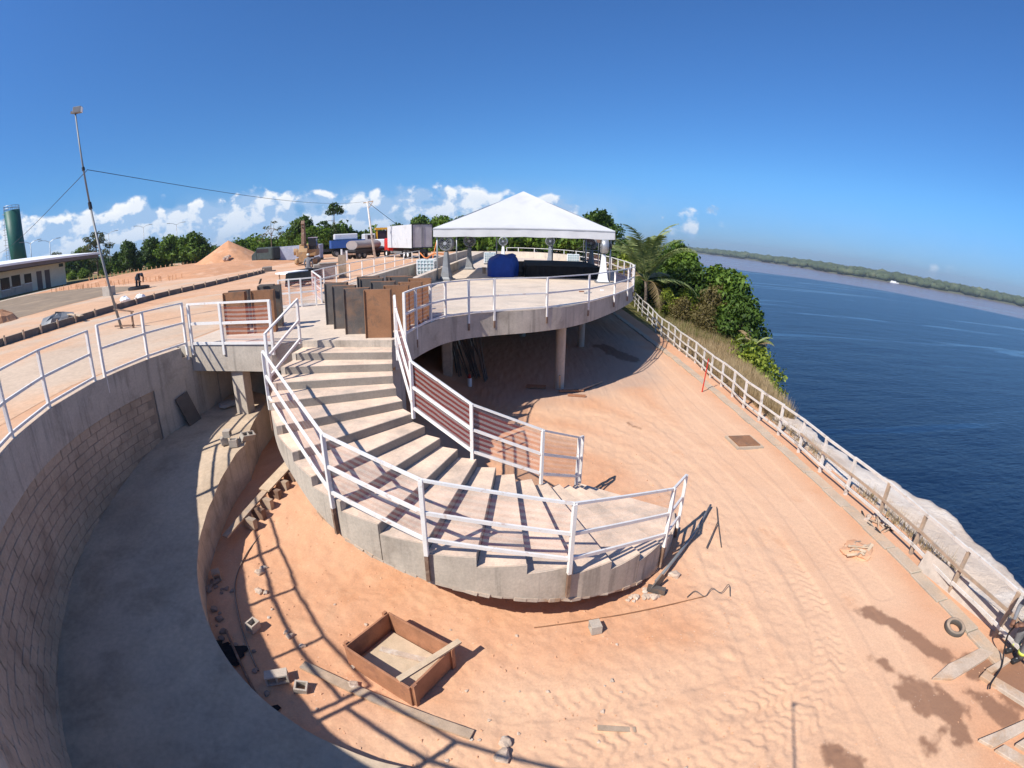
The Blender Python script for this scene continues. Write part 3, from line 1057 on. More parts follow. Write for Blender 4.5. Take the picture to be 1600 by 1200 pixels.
def build_blocks():
    bw, bh, gap = 0.39, 0.19, 0.014
    ra = math.degrees((bw + gap) / 8.37)
    meshes = []
    for k in range(5):
        mb = MB().box((0, 0, 0), (bw, 0.10, bh))
        me = mb.mesh('brick', M['block'])
        bevel(me, 0.008)
        meshes.append(me)
    spots = []
    rs = random.Random(3)
    for row in range(14):
        z = 2.80 - gap - bh / 2 - row * (bh + gap)
        off = (row % 2) * ra / 2
        a = 174.6 + off + ra / 2
        while a < 262:
            if z - bh / 2 > ramp_z(a) - 0.12:
                spots.append((a, z))
            a += ra
    # the ones that show largest (nearest the camera) are parts, the others joined
    def dist(s):
        q = pol(s[0], r_out(s[0]), s[1])
        return math.hypot(q[0], q[1])
    vis = [s for s in spots if s[0] < 246]
    vis.sort(key=dist)
    rest = MB()
    for n, (a, z) in enumerate(vis + [s for s in spots if s[0] >= 246]):
        r = r_out(a) + rs.uniform(-.007, .007)
        q = pol(a, r + 0.048, z + rs.uniform(-.004, .004))
        rz = R(a + 90 + rs.uniform(-.5, .5)) + math.atan2(r_out(a + 1) - r_out(a - 1), 2 * R(1) * 8.5) * -1
        if n < 298:
            o = link('brick', meshes[n % 5], wl)
            o.location = Vector(q) - wl.location
            o.rotation_euler = (0, 0, rz)
        else:
            rest.box(q, (bw, 0.10, bh), rz)
    if rest.v:
        o = part('block_courses', rest, M['block'], wl)
        o['kind'] = 'stuff'


build_blocks()

# low inner wall along the ramp
iw = thing('ramp_kerb_wall', 'low curved concrete wall along the inner edge of the ramp', 'wall', pol(200, 5.8))
part('wall_face', arc_band(150, 268, lambda a: r_in(a) - .06, lambda a: r_in(a) + .15, lambda a: -0.25, lambda a: ramp_z(a) - 0.012), M['conc'], iw)

# ================================================================== DECK
front = spline([(-3.0, 11.7, 0), (-2.82, 12.1, 0), (-2.72, 12.9, 0), (-2.5, 13.9, 0), (-2.12, 14.95, 0), (-1.5, 15.7, 0), (-0.65, 16.25, 0), (0.3, 16.7, 0), (1.18, 17.25, 0), (2.1, 18.05, 0),
                (3.12, 19.45, 0), (4.2, 21.4, 0), (5.25, 23.5, 0), (6.1, 25.4, 0), (6.8, 27.4, 0), (7.25, 29.6, 0), (7.5, 32, 0), (7.7, 36, 0), (7.95, 41, 0), (8.05, 46, 0),
                (7.6, 51, 0), (6.3, 56.5, 0), (4.7, 60, 0), (2.7, 62.7, 0), (0.5, 64.3, 0), (-2, 65.2, 0), (-5, 65.8, 0), (-9.18, 66.2, 0)], 5)
FRONT = [(q[0], q[1]) for q in front]
left_front = [(-9.18, 11.27), (-7.4, 11.25), (-6.1, 11.22), (-5.75, 11.45), (-5.42, 11.70)]
DECKP = left_front + FRONT
dk = thing('viewing_deck', 'curving concrete deck on columns with a deep grey rim', 'platform', (0, 30, 0))


def inset(P, d):
    out = []
    n = len(P)
    for i in range(n):
        a = Vector(P[(i - 1) % n])
        b = Vector(P[i])
        c = Vector(P[(i + 1) % n])
        t = ((b - a).normalized() + (c - b).normalized())
        t.normalize()
        nn = Vector((-t.y, t.x))
        out.append(tuple(b + nn * d))
    return out


mb = MB().prism(DECKP, Z_DECK - 0.22, Z_DECK)
me = mb.mesh('slab', M['conc_pale'], False, dk.location, tri=True)
link('slab', me, dk)
# rim beam
mb = MB()
inn = inset(DECKP, 0.22)
outp = inset(DECKP, -0.02)
m_ = len(DECKP)
for i in range(m_ - 1):
    a, b, c, d = outp[i], outp[i + 1], inn[i + 1], inn[i]
    dz = 0.80 if i >= len(left_front) + 1 else 0.70
    mb.prism([a, b, c, d], Z_DECK - dz, Z_DECK - 0.003)
part('rim_beam', mb, M['conc'], dk)
for (x, y, r) in [(1.95, 19.35, 0.2), (3.9, 27.3, 0.2), (5.6, 36, 0.2), (0.6, 30, 0.2), (-2.4, 26.5, 0.2), (2.0, 42, .2), (-1.5, 36, .2), (5.5, 48, .2), (1.5, 54, .2), (-3, 50, .2)]:
    part('column', MB().cyl((x, y, -0.2), (x, y, Z_DECK - 0.22), r, n=20), M['conc'], dk, smooth=False)
# square column on the ramp kerb
part('column', MB().box((-7.30, 11.50, 1.5), (0.40, 0.34, 3.2), R(-6)), M['conc'], dk, bev=0.01)
# walls under the deck
part('back_wall', MB().box((-1.0, 46, 1.6), (16, .25, 3.5)).box((-9.3, 40, 1.6), (.25, 52, 3.5)), M['conc'], dk)
part('side_wall', MB().box((-2.95, 23.5, 1.6), (.22, 6.0, 3.5)).box((-3.2, 34.5, 1.6), (.22, 16, 3.5)), M['conc_pale'], dk)
part('pier', MB().box((-2.75, 20.2, 1.6), (.35, .5, 3.5)), M['conc'], dk)
part('stair_wall', MB().box((-3.2, 12.6, 1.5), (.2, 1.6, 3.7)).box((-5.2, 12.5, 1.5), (.2, 1.6, 3.7)), M['conc'], dk)

# long low walls along the deck
for nm, x0, y0, x1, y1, z1, lab in [('parapet_wall', -6.30, 20.9, -5.7, 62, 4.38, 'long low grey wall across the deck, the one nearer the road'),
                                    ('parapet_wall', -4.50, 22.6, -3.7, 63, 4.16, 'long low grey wall across the deck, the one nearer the tent')]:
    t = thing(nm, lab, 'wall', (x0, y0, Z_DECK), group='low walls along the deck')
    part('wall_body', MB().bar((x0 - .12, y0, (Z_DECK + z1) / 2), (x1 - .12, y1, (Z_DECK + z1) / 2), 0.24, z1 - Z_DECK - 0.004), M['conc'], t)
    part('coping', MB().bar((x0 - .12, y0 - .01, z1 + .03), (x1 - .12, y1 + .01, z1 + .03), 0.28, 0.06), M['conc_pale'], t)
poly = MB()
poly.prism([(-9.0, 19.2), (-6.45, 19.0), (-5.95, 62), (-9.0, 64)], Z_DECK + 0.004, Z_DECK + 0.12)
struct('walkway', poly, M['conc_pale'])
# rim kerb beyond the tent
t = thing('far_parapet', 'low white wall closing the far end of the deck', 'wall', (1.5, 60.5, Z_DECK))
mb = MB()
Q = [(-3.5, 61.5), (-1, 61.6), (1.5, 60.6), (3.6, 58.6), (5.2, 55.6), (6.6, 50)]
for a, b in zip(Q[:-1], Q[1:]):
    mb.bar((*a, 3.95), (*b, 3.95), .25, .7)
part('wall_body', mb, M['conc_pale'], t)

# ================================================================== STAIRS
RISE = 0.18
INN = [(-2.99, 11.70), (-2.86, 11.17), (-2.77, 10.78), (-2.67, 10.40)]
for i in range(4, 21):
    ang = 207.3 + (i - 4) * 9.8
    INN.append((-0.53 + 2.25 * math.cos(R(ang)), 11.1 + 2.25 * math.sin(R(ang))))
OUT = [(-5.42, 11.70), (-5.42, 11.04), (-5.44, 10.40), (-5.36, 9.70), (-5.03, 8.92), (-4.50, 8.10)]
for i in range(6, 21):
    ang = -138.5 + (i - 6) * 9.85
    OUT.append((-0.55 + 4.41 * math.cos(R(ang)), 10.29 + 4.41 * math.sin(R(ang))))
st = thing('curved_staircase', 'wide curved concrete staircase sweeping down from the deck to the dirt', 'staircase', (-0.5, 8.0, 0))


def offs(c, p, d):
    v = Vector((p[0] - c[0], p[1] - c[1])).normalized()
    return (p[0] + v.x * d, p[1] + v.y * d)


OUTF = []                                 # outer edge refined, four pieces to a step
_sp = spline([(q[0], q[1], 0) for q in OUT], 4)
for i in range(20):
    OUTF.append([(q[0], q[1]) for q in _sp[i * 4:i * 4 + 5]])

for i in range(1, 20):
    zt = Z_DECK - RISE * i
    a, b = INN[i - 1], INN[i]
    # tread i spans from riser i-1 to riser i; the next riser drops at its front edge
    mb = MB().prism([a, b] + OUTF[i - 1][::-1], zt - RISE - 0.02, zt)
    me = mb.mesh('step', M['tread'], False, st.location)
    bevel(me, 0.010)
    link('step', me, st)


def low(i):
    return Z_DECK - RISE * i - 0.70 + min(0.13, 0.13 * max(0, 8 - i) / 3)


mb = MB()
for i in range(0, 20):                    # sloping soffit slab under the steps
    a, b, c, d = INN[i], INN[i + 1], OUT[i + 1], OUT[i]
    cc = (-0.54, 10.7)
    a, b = offs(cc, a, .01), offs(cc, b, .01)
    c, d = offs(cc, c, -.06), offs(cc, d, -.06)
    zt0 = Z_DECK - RISE * (i + 1) - RISE * .98
    zl0, zl1 = max(low(i), -.25), max(low(i + 1), -.25)
    mb.prism([a, b, c, d], [zl0, zl1, zl1, zl0], [zt0] * 4)
part('soffit', mb, M['conc'], st)
mb = MB()
for i in range(0, 20):                    # smooth curved band closing the outer side up to each tread
    zt = Z_DECK - RISE * (i + 1) - 0.004
    P = OUTF[i]
    for k in range(4):
        t0, t1 = k / 4, (k + 1) / 4
        z0 = max(low(i) + (low(i + 1) - low(i)) * t0, -.25)
        z1 = max(low(i) + (low(i + 1) - low(i)) * t1, -.25)
        p0, p1 = P[k], P[k + 1]
        if k == 3 and i in (8, 14):         # construction joints
            p1 = (p1[0] + (p0[0] - p1[0]) * .09, p1[1] + (p0[1] - p1[1]) * .09)
        c_ = (-.55, 10.3)
        mb.prism([offs(c_, p0, -.10), offs(c_, p1, -.10), offs(c_, p1, .014), offs(c_, p0, .014)], [z0, z1, z1, z0], [zt] * 4)
part('stringer', mb, M['conc'], st)
# ragged strip of formwork concrete along the lower rim
mb = MB()
for i in range(7, 18):
    p0, p1 = OUT[i], OUT[i + 1]
    z0, z1 = low(i), low(i + 1)
    for k in range(4):
        t0, t1 = k / 4, (k + 1) / 4
        qa = (p0[0] + (p1[0] - p0[0]) * t0, p0[1] + (p1[1] - p0[1]) * t0)
        qb = (p0[0] + (p1[0] - p0[0]) * t1, p0[1] + (p1[1] - p0[1]) * t1)
        za, zb = z0 + (z1 - z0) * t0, z0 + (z1 - z0) * t1
        h = random.uniform(.03, .08)
        mb.bar((*offs((-.55, 10.3), qa, random.uniform(-.02, .02)), max(za, -.1) - .01), (*offs((-.55, 10.3), qb, random.uniform(-.02, .02)), max(zb, -.1) - .01), .06, h)
part('rough_edge', mb, M['slab_dusty'], st)
# ================================================================== RAILINGS
def net_panel(name, a, b, za, zb, h, parent, n=6, out=(0, 0), m='net'):
    """sheet of netting between two posts, bottom at za/zb, slightly slack"""
    mb = MB()
    mb.uv = []
    L = math.hypot(b[0] - a[0], b[1] - a[1])
    for i in range(n + 1):
        t = i / n
        x = a[0] + (b[0] - a[0]) * t + out[0]
        y = a[1] + (b[1] - a[1]) * t + out[1]
        z = za + (zb - za) * t
        for j in range(4):
            u = j / 3
            wv = 0.012 * math.sin(t * 9 + j * 2.1)
            q = (x + wv * (b[1] - a[1]) / max(L, .1), y - wv * (b[0] - a[0]) / max(L, .1), z + h * u - 0.02 * math.sin(math.pi * t) * u)
            mb.v.append(q)
            mb.uv.append((t * L, u * h))
    for i in range(n):
        for j in range(3):
            k = i * 4 + j
            mb.f.append((k, k + 4, k + 5, k + 1))
    me = bpy.data.meshes.new(name)
    o = parent.location
    me.from_pydata([(q[0] - o.x, q[1] - o.y, q[2] - o.z) for q in mb.v], [], mb.f)
    ul = me.uv_layers.new(name='UVMap')
    for lp in me.loops:
        ul.data[lp.index].uv = mb.uv[lp.vertex_index]
    me.materials.append(M[m])
    me.polygons.foreach_set('use_smooth', [True] * len(me.polygons))
    return link(name, me, parent)


def railing(label, pts, posts=None, heights=(0.12, 0.58, 1.08), drop=0.0, foot=0.0, net=None, pw=0.07, rw=0.055, rh=0.06, group=None,
            m=None, mfoot=None, name='railing', cat='railing', netz=(0.05, 1.03), jig=0.006, toph=None, netm='net'):
    """pts: (x, y, z floor). posts: indices of pts that carry a post. drop: post continues below the floor, foot: unpainted lower piece"""
    m = m or M['white_paint']
    mfoot = mfoot or M['rust_post']
    posts = list(range(len(pts))) if posts is None else posts
    t = thing(name, label, cat, pts[len(pts) // 2], group=group)
    rs = random.Random(len(label) * 7 + len(pts))
    dirs = []
    for i in range(len(pts)):
        a, b = Vector(pts[max(i - 1, 0)]), Vector(pts[min(i + 1, len(pts) - 1)])
        dirs.append(math.atan2(b.y - a.y, b.x - a.x))
    for i in posts:
        x, y, z = pts[i]
        mb = MB().box((x + rs.uniform(-jig, jig), y + rs.uniform(-jig, jig), z + (heights[-1] + .03 - drop) / 2), (pw, pw, heights[-1] + .03 + drop), dirs[i])
        part('post', mb, m, t, bev=0.004)
        if foot:
            part('post_foot', MB().box((x, y, z - drop - foot / 2), (pw * .86, pw * .86, foot + 0.02), dirs[i]), mfoot, t)
    for k, h in enumerate(heights):
        for i in range(len(pts) - 1):
            a, b = Vector(pts[i]), Vector(pts[i + 1])
            j = rs.uniform(-jig, jig)
            a2 = Vector((a.x, a.y, a.z + h + j))
            b2 = Vector((b.x, b.y, b.z + h - j))
            d = (b2 - a2).normalized()
            gap = pw / 2 - 0.004 if k < len(heights) - 1 else -0.03
            w_, h_ = (rw, rh) if k < len(heights) - 1 else (rw * 1.05, rh * (toph or 0.75))
            if k == len(heights) - 1:
                a2.z += .028
                b2.z += .028
            part('rail', MB().bar(a2 + d * gap, b2 - d * gap, w_, h_), m, t)
    if net:
        for i in net:
            a, b = pts[i], pts[i + 1]
            L = math.hypot(b[0] - a[0], b[1] - a[1])
            off = (-(b[1] - a[1]) / L * 0.05, (b[0] - a[0]) / L * 0.05)
            net_panel('netting', a, b, a[2] + netz[0], b[2] + netz[0], netz[1] - netz[0], t, out=off, m=netm)
    return t


def sp(ang):        # point just outside the outer stringer at an angle, with the stair level there
    return (-0.55 + 4.47 * math.cos(R(ang)), 10.29 + 4.47 * math.sin(R(ang)))


def stair_z_out(ang):
    i = 6 + (ang + 138.5) / 9.85
    return Z_DECK - RISE * i


# outer stair railing, lower flight
pts = [(-5.24, 9.25, 2.78), (*sp(-144.5), 2.62), (*sp(-120.6), 2.19), (*sp(-98.8), 1.80), (*sp(-70.7), 1.34), (*sp(-38.7), 0.76), (*sp(-22.0), 0.44)]
pts[1] = (-4.23, 7.62, 2.60)
P7 = [pts[0], pts[2], pts[3], pts[4], pts[5], pts[6]]
railing('white railing with striped netting round the outer lower side of the staircase', P7, drop=0.18, foot=0.48, net=range(5), rw=0.042, rh=0.055, pw=0.066, netz=(.02, 1.06), netm='net_fine')
# upper flight, left side
railing('white railing with netting on the left of the top stair flight', [(-5.30, 11.32, 3.6), (-5.44, 9.78, 3.06)], drop=0.0, net=[0], rw=.045, rh=.06, pw=.065, netm='net_fine')
# inner stair railing
pin = [(-2.86, 11.62, 3.6), (-2.66, 10.85, 3.42), (-2.04, 9.43, 2.54), (-0.77, 8.84, 1.86), (0.63, 9.13, 1.22), (1.55, 10.2, 0.60), (1.66, 10.45, 0.52)]
railing('white railing with dark striped netting along the inner side of the staircase', pin, drop=0.12, net=range(6), rw=.042, rh=.055, pw=.064, netz=(.04, 1.06))
# landing corner panel with netting, then the deck front
dp = [(-2.78, 12.2, 3.6), (-2.68, 13.2, 3.6), (-2.45, 14.3, 3.6), (-2.12, 15.05, 3.6), (-1.45, 15.72, 3.6), (-0.64, 16.25, 3.6), (1.18, 17.25, 3.6), (2.95, 19.15, 3.6), (4.55, 21.9, 3.6), (5.75, 24.4, 3.6), (6.55, 26.5, 3.6), (7.05, 28.4, 3.6)]
dp = [(x + .02, y, z) for x, y, z in dp]
railing('long white railing along the front rim of the deck', dp, drop=0.30, foot=0.22, net=[0, 1, 2, 8, 9, 10], heights=(0.05, 0.55, 1.08), rw=.045, rh=.055, pw=.07)
rp = [(7.05, 28.4, 3.6), (7.4, 30.6, 3.6), (7.55, 33, 3.6), (7.7, 35.8, 3.6), (7.85, 39, 3.6), (7.95, 42.5, 3.6), (7.98, 46, 3.6), (7.55, 50.8, 3.6), (6.9, 54, 3.6), (5.9, 57.3, 3.6), (4.6, 59.9, 3.6), (2.7, 62.4, 3.6), (0.7, 64.0, 3.6), (-0.8, 64.3, 3.6)]
railing('white railing round the far end of the deck behind the tent', [(a - .1, b - .1, c) for a, b, c in rp], heights=(0.1, .58, 1.08), rw=.06, rh=.07, pw=.08, net=range(0, 7), netm='net_fine')
# curved wall railing: two runs with a stagger
wp = [(-6.35, 2.28, 3.62), (-7.15, 3.45, 3.62), (-7.90, 4.80, 3.62), (-8.52, 6.32, 3.62), (-9.02, 8.05, 3.62)]
wp = [(*pol(a, r_out(a) + .05)[:2], 3.62) for a in (238, 229, 219, 209.5, 199, 187.0)]
railing('white railing on the curved wall, the run nearest the camera', wp, drop=0.36, heights=(0.08, .60, 1.08), rw=.045, rh=.05, pw=.065)
wp2 = [(*pol(a, 8.36)[:2], 3.66) for a in (184.8, 174, 164.5)]
railing('short white railing on the curved wall beside the bridge', wp2, drop=0.42, heights=(0.04, .60, 1.10), rw=.045, rh=.05, pw=.065)
wp3 = [(*pol(a, r_out(a) + .10)[:2], 3.62) for a in (267, 258, 248.5, 239)]
railing('white railing on the curved wall under the camera', wp3, drop=0.30, heights=(0.08, .60, 1.08), rw=.045, rh=.05, pw=.065)
# bridge railing in front of the beam
railing('white railing with netting across the bridge over the ramp', [(-8.62, 11.24, 3.6), (-7.55, 11.22, 3.6), (-6.02, 11.18, 3.6)], drop=0.25, net=[1], heights=(.06, .60, 1.10), rw=.045, rh=.07, pw=.075)
# small railing at the deck corner by the road
railing('small free white railing panel beside the road corner', [(-9.0, 17.6, 3.6), (-8.62, 17.75, 3.6), (-8.2, 17.95, 3.6), (-7.70, 18.25, 3.6)], net=[0, 1, 2], heights=(.08, .58, 1.08), rw=.05, rh=.07, pw=.065)
bp_ = [(-7.72, 18.9, 3.6), (-9.25, 21.6, 3.7)] + [(-9.3, y, 3.72) for y in (23.2, 25.0, 27.2, 29.6, 32.3, 35.2, 38.2, 41.5, 45.0, 48.5)]
railing('long white railing between the road and the low grey walls', bp_, net=[0, 1, 2], heights=(.08, .55, 1.02), rw=.05, rh=.055, pw=.06)

# cliff fence of wooden posts
ys = [50, 46.5, 43.5, 40.6, 38, 35.6, 33.4, 31.48, 29.9, 28.3, 26.8, 25.4, 23.95, 22.6, 21.2, 19.8, 18.4, 17.03, 15.6, 14.2, 12.75, 11.35, 9.95, 8.5, 7.0, 5.5, 4.0, 2.4]
fp = []
for i, y in enumerate(ys):
    x = 9.16 + 0.10 * math.sin(i * 1.7) * .4 + (0.0 if y < 17 else (y - 17) * 0.055 if y < 32 else 0.825 + (y - 32) * .12)
    fp.append((x, y, -0.05 if y < 36 else 0))
t = thing('cliff_fence', 'long whitewashed timber fence of posts and three rails along the cliff edge', 'fence', (9.2, 14, 0))
rs = random.Random(4)
for i, (x, y, z) in enumerate(fp):
    hh = 1.16 + rs.uniform(-.02, .03)
    mb = MB().bar((x + rs.uniform(-.02, .02), y, z - .25), (x + rs.uniform(-.04, .04), y + rs.uniform(-.04, .04), z + hh), .075, .085, up=(1, 0, 0))
    part('post', mb, M['wood_white'] if y > 9 else M['wood'], t)
for lv, (h, w_, hh) in enumerate([(.30, .035, .075), (.70, .035, .07), (1.14, .05, .07)]):
    for i in range(len(fp) - 1):
        a, b = fp[i], fp[i + 1]
        dx = -0.055 if lv < 2 else 0.0
        j0, j1 = rs.uniform(-.02, .02), rs.uniform(-.02, .02)
        m_ = M['wood_white'] if lv != 1 or a[1] > 14 else M['wood']
        part('rail', MB().bar((a[0] + dx, a[1] + .02, a[2] + h + j0), (b[0] + dx, b[1] - .02, b[2] + h + j1), w_, hh), m_, t)
# ================================================================== OBJECTS ON THE LOWER GROUND
def wob(mb, a, seed=0):
    rs = random.Random(seed)
    mb.v = [(x + rs.uniform(-a, a), y + rs.uniform(-a, a), z + rs.uniform(-a, a)) for x, y, z in mb.v]
    return mb


# gutter strip, cast in lengths
t = thing('gutter', 'long dusty concrete gutter strip between the dirt and the fence', 'gutter', (8.7, 14, 0))
y = 3.3
k = 0
while y < 48:
    L = 1.0
    x = 8.74 + (0.02 if k % 2 else -0.01) - (0.0 if y < 24 else (y - 24) * .02)
    mb = MB().prism([(x - .19, y + .012), (x + .17, y + .012), (x + .17, y + L - .012), (x - .19, y + L - .012)], -0.08, [.055 + random.uniform(-.008, .008)] * 4)
    part('gutter_stone', mb, M['gutter'], t, bev=.012)
    y += L
    k += 1
# formwork box
def formwork_box():
    c = Vector((-1.64, 5.08, 0))
    t = thing('formwork_box', 'open reddish wooden formwork box lying on the dirt', 'box', (c.x, c.y, gz(c.x, c.y)), R(-31))
    W, D, H, th = 1.30, 0.98, 0.42, 0.035
    for (px, py, sx, sy) in ((0, -D / 2, W, th), (0, D / 2, W, th), (-W / 2, 0, th, D - th), (W / 2, 0, th, D - th)):
        part('side_board', MB().box((px, py, H / 2), (sx, sy, H)), M['wood_red'], t, world=False, bev=.004)
    for s in (-1, 1):
        for q in (-1, 1):
            part('corner_batten', MB().box((s * (W / 2 + .03), q * (D / 2 - .06), H / 2 - .0), (.05, .07, H + .06)), M['wood_red'], t, world=False)
    part('floor_board', MB().box((.05, .0, .04), (W - .1, D - .1, .02)), M['wood_pale'], t, world=False)
    o = solo('loose_batten', MB().bar((-.02, -.55, .0), (.06, .58, .03), .10, .035), M['wood_pale'], 'pale batten laid across one end of the formwork box', 'batten', (-1.15, 4.85, gz(-1.15, 4.85) + .445), rz=R(-40), world=False)
    solo('loose_plank', MB().bar((-.38, 0, .02), (.38, .1, .02), .10, .03), M['stone'], 'short pale board lying inside the formwork box', 'board', (-1.66, 5.2, gz(-1.66, 5.2) + .05), rz=R(-20), world=False)


formwork_box()
def zg(x, y, d=0.0):
    return gz(x, y) + d


solo('long_plank', MB().bar((-3.18, 4.82, zg(-3.18, 4.82, .03)), (-0.47, 3.86, zg(-.47, 3.86, .03)), .15, .045), M['wood'], 'long weathered plank lying on the dirt in front of the formwork box', 'plank', (-1.9, 4.3, 0))
solo('grey_board', MB().bar((1.22, 3.98, zg(1.22, 3.98, .012)), (1.75, 3.92, zg(1.75, 3.92, .012)), .09, .02), M['wood'], 'small grey board on the tyre tracks', 'board', (1.5, 4, 0))


def hollow_block(name, label, loc, rz=0, tilt=(0, 0), m=None, group=None, half=False):
    bw, bd, bh, th = (.20 if half else .36), .17, .18, .028
    mb = MB()
    mb.box((0, -bd / 2 + th / 2, bh / 2), (bw, th, bh)).box((0, bd / 2 - th / 2, bh / 2), (bw, th, bh))
    for x in ((-bw / 2 + th / 2, bw / 2 - th / 2) if half else (-bw / 2 + th / 2, 0, bw / 2 - th / 2)):
        mb.box((x, 0, bh / 2), (th, bd - 2 * th - .002, bh - .002))
    me = mb.mesh(name, m or M['block_pale'])
    o = link(name, me, None, loc, (tilt[0], tilt[1], rz))
    return tag(o, label, 'concrete block', group)


hollow_block('hollow_block', 'pale hollow block tipped on its side below the staircase rim', (1.34, 5.92, zg(1.34, 5.92, .10)), R(100), (R(88), 0), half=True)
hollow_block('hollow_block', 'pale hollow block at the shadow edge of the curved railing', (-3.50, 4.52, zg(-3.55, 4.52, .09)), R(25), (R(86), 0))
hollow_block('hollow_block', 'hollow block standing in the shaded strip beside the ramp kerb', (-5.75, 6.62, zg(-5.72, 6.62, .10)), R(-30), (R(20), R(88)), M['block'], half=True)
hollow_block('hollow_block', 'pale broken block half buried near the long plank', (-3.05, 4.36, zg(-3.05, 4.32, -.03)), R(10), (R(12), R(10)), half=True)
hollow_block('hollow_block', 'pale block resting on the bright edge of the shade', (-4.32, 5.42, zg(-4.32, 5.42, .02)), R(70), (R(8), 0), half=True)
rz = float(ramp_z(172))
# blocks stacked at the foot of the square column
hollow_block('hollow_block', 'lowest front block of the little stack on the ramp kerb', (-6.62, 9.60, rz + .0), R(20), (0, 0), half=True)
hollow_block('hollow_block', 'upright block on the left of the little stack on the ramp', (-6.86, 9.72, rz + .10), R(-50), (R(90), 0), half=True)
hollow_block('hollow_block', 'topmost block of the little stack on the ramp', (-6.74, 9.72, rz + .28), R(-75), (R(90), 0), half=True)
hollow_block('hollow_block', 'block leaning on the right of the little stack on the ramp', (-6.46, 9.98, rz + .03), R(60), (R(25), R(10)))


def rock_mesh(seed, flat=.65):
    rs = random.Random(seed)
    bm = bmesh.new()
    bmesh.ops.create_icosphere(bm, subdivisions=2, radius=1)
    for v in bm.verts:
        n = v.co.normalized()
        k = 1 + .28 * math.sin(n.x * 3 + seed) * math.cos(n.y * 4 + seed * 2) + rs.uniform(-.10, .10)
        v.co = n * k
        v.co.z *= flat
    me = bpy.data.meshes.new('stone')
    bm.to_mesh(me)
    bm.free()
    return me


ROCKS = []
for s in range(5):
    for mm in ('stone', 'stone_dark'):
        me = rock_mesh(s)
        me.materials.append(M[mm])
        ROCKS.append(me)


def rock(x, y, r, label, dark=0, k=0, group=None):
    o = link('stone', ROCKS[(k % 5) * 2 + dark], None, (x, y, zg(x, y, r * .25)), (0, 0, k * 1.3))
    o.scale = (r, r * .8, r * .8)
    return tag(o, label, 'stone', group)


rs = random.Random(12)
for k in range(20):          # stones at the ramp foot
    a = rs.uniform(205, 240)
    q = pol(a, rs.uniform(5.2, 5.7))
    rock(q[0], q[1], rs.uniform(.03, .11), 'brownish stone in the rubble along the shaded ramp kerb', 1, k, 'rubble stones along the ramp kerb')
for k in range(13):
    a = rs.uniform(203, 252)
    q = pol(a, 4.62 + rs.uniform(-.12, .12))
    rock(q[0], q[1], rs.uniform(.03, .10), 'pale stone in the bright row along the shade edge', 0, k, 'pale stones along the shade edge')
for k in range(34):
    x, y = rs.uniform(-4.6, 2.2), rs.uniform(3.4, 6.6)
    if y > 5.9 - .1 * x and x > -3:
        y = rs.uniform(3.4, 5.0)
    rock(x, y, rs.uniform(.012, .045), 'small stone scattered on the dirt below the staircase', 0, k + 3, 'small stones scattered on the dirt')
for k in range(14):
    x, y = 2.3 + rs.uniform(-.3, .5), 6.75 + rs.uniform(-.15, .2)
    rock(x, y, rs.uniform(.03, .09), 'pale rubble stone near the base of the steel prop', 0, k, 'rubble by the steel prop')
for (x, y, r, lab) in [(-.02, 3.75, .11, 'flat pale stone, upper one of the pair at the bottom of the dirt'), (-.06, 3.55, .13, 'flat pale stone, lower one of the pair at the bottom of the dirt'), (-2.35, 5.0, .11, 'flat grey stone left of the formwork box'),
                       (3.2, 7.3, .12, 'flat pale stone beside the steel prop'), (2.3, 3.2, .035, 'single grey stone among the tyre tracks')]:
    rock(x, y, r, lab, 0, int(r * 100))
# hose and rod in the shaded strip
solo('hose', MB().tube(spline([(-5.35, 8.3, .18), (-5.45, 7.4, .06), (-5.25, 6.5, .04), (-4.7, 5.6, .04), (-4.2, 4.95, .03), (-3.85, 4.55, .03)], 6), .014), M['rubber'], 'thin curved hose lying in the shade beside the ramp', 'hose', (-5, 6, 0))
solo('iron_bar', MB().tube([(-4.75, 5.2, .12), (-4.0, 4.4, .04), (-3.3, 3.7, .03), (-2.8, 3.35, .03)], .022), M['rust_post'], 'rusty iron bar lying beside the dark rags at the ramp foot', 'bar', (-4, 4.4, 0))
rsr = random.Random(8)
for k, (x, y, s) in enumerate([(-4.55, 4.75, .26), (-3.5, 3.75, .22), (-3.15, 3.5, .16)]):
    mb = MB()
    n = 9
    Pm = np.zeros((n, n, 3))
    for i in range(n):
        for j in range(n):
            u, v = i / (n - 1) - .5, j / (n - 1) - .5
            Pm[i, j] = (x + u * s * 2.4 + rsr.uniform(-.04, .04), y + v * s * 1.8 + rsr.uniform(-.04, .04), zg(x, y, .03) + max(0, .5 - math.hypot(u, v)) * rsr.uniform(.1, .5) * s * 1.6)
    mb.grid(Pm)
    solo('rag', mb, M['black'], ['crumpled black plastic at the foot of the ramp, the uppermost', 'crumpled black plastic at the foot of the ramp, the middle one', 'crumpled black plastic at the foot of the ramp, the lowest'][k], 'plastic sheet', (x, y, 0), smooth=False, group='crumpled plastic at the ramp foot')
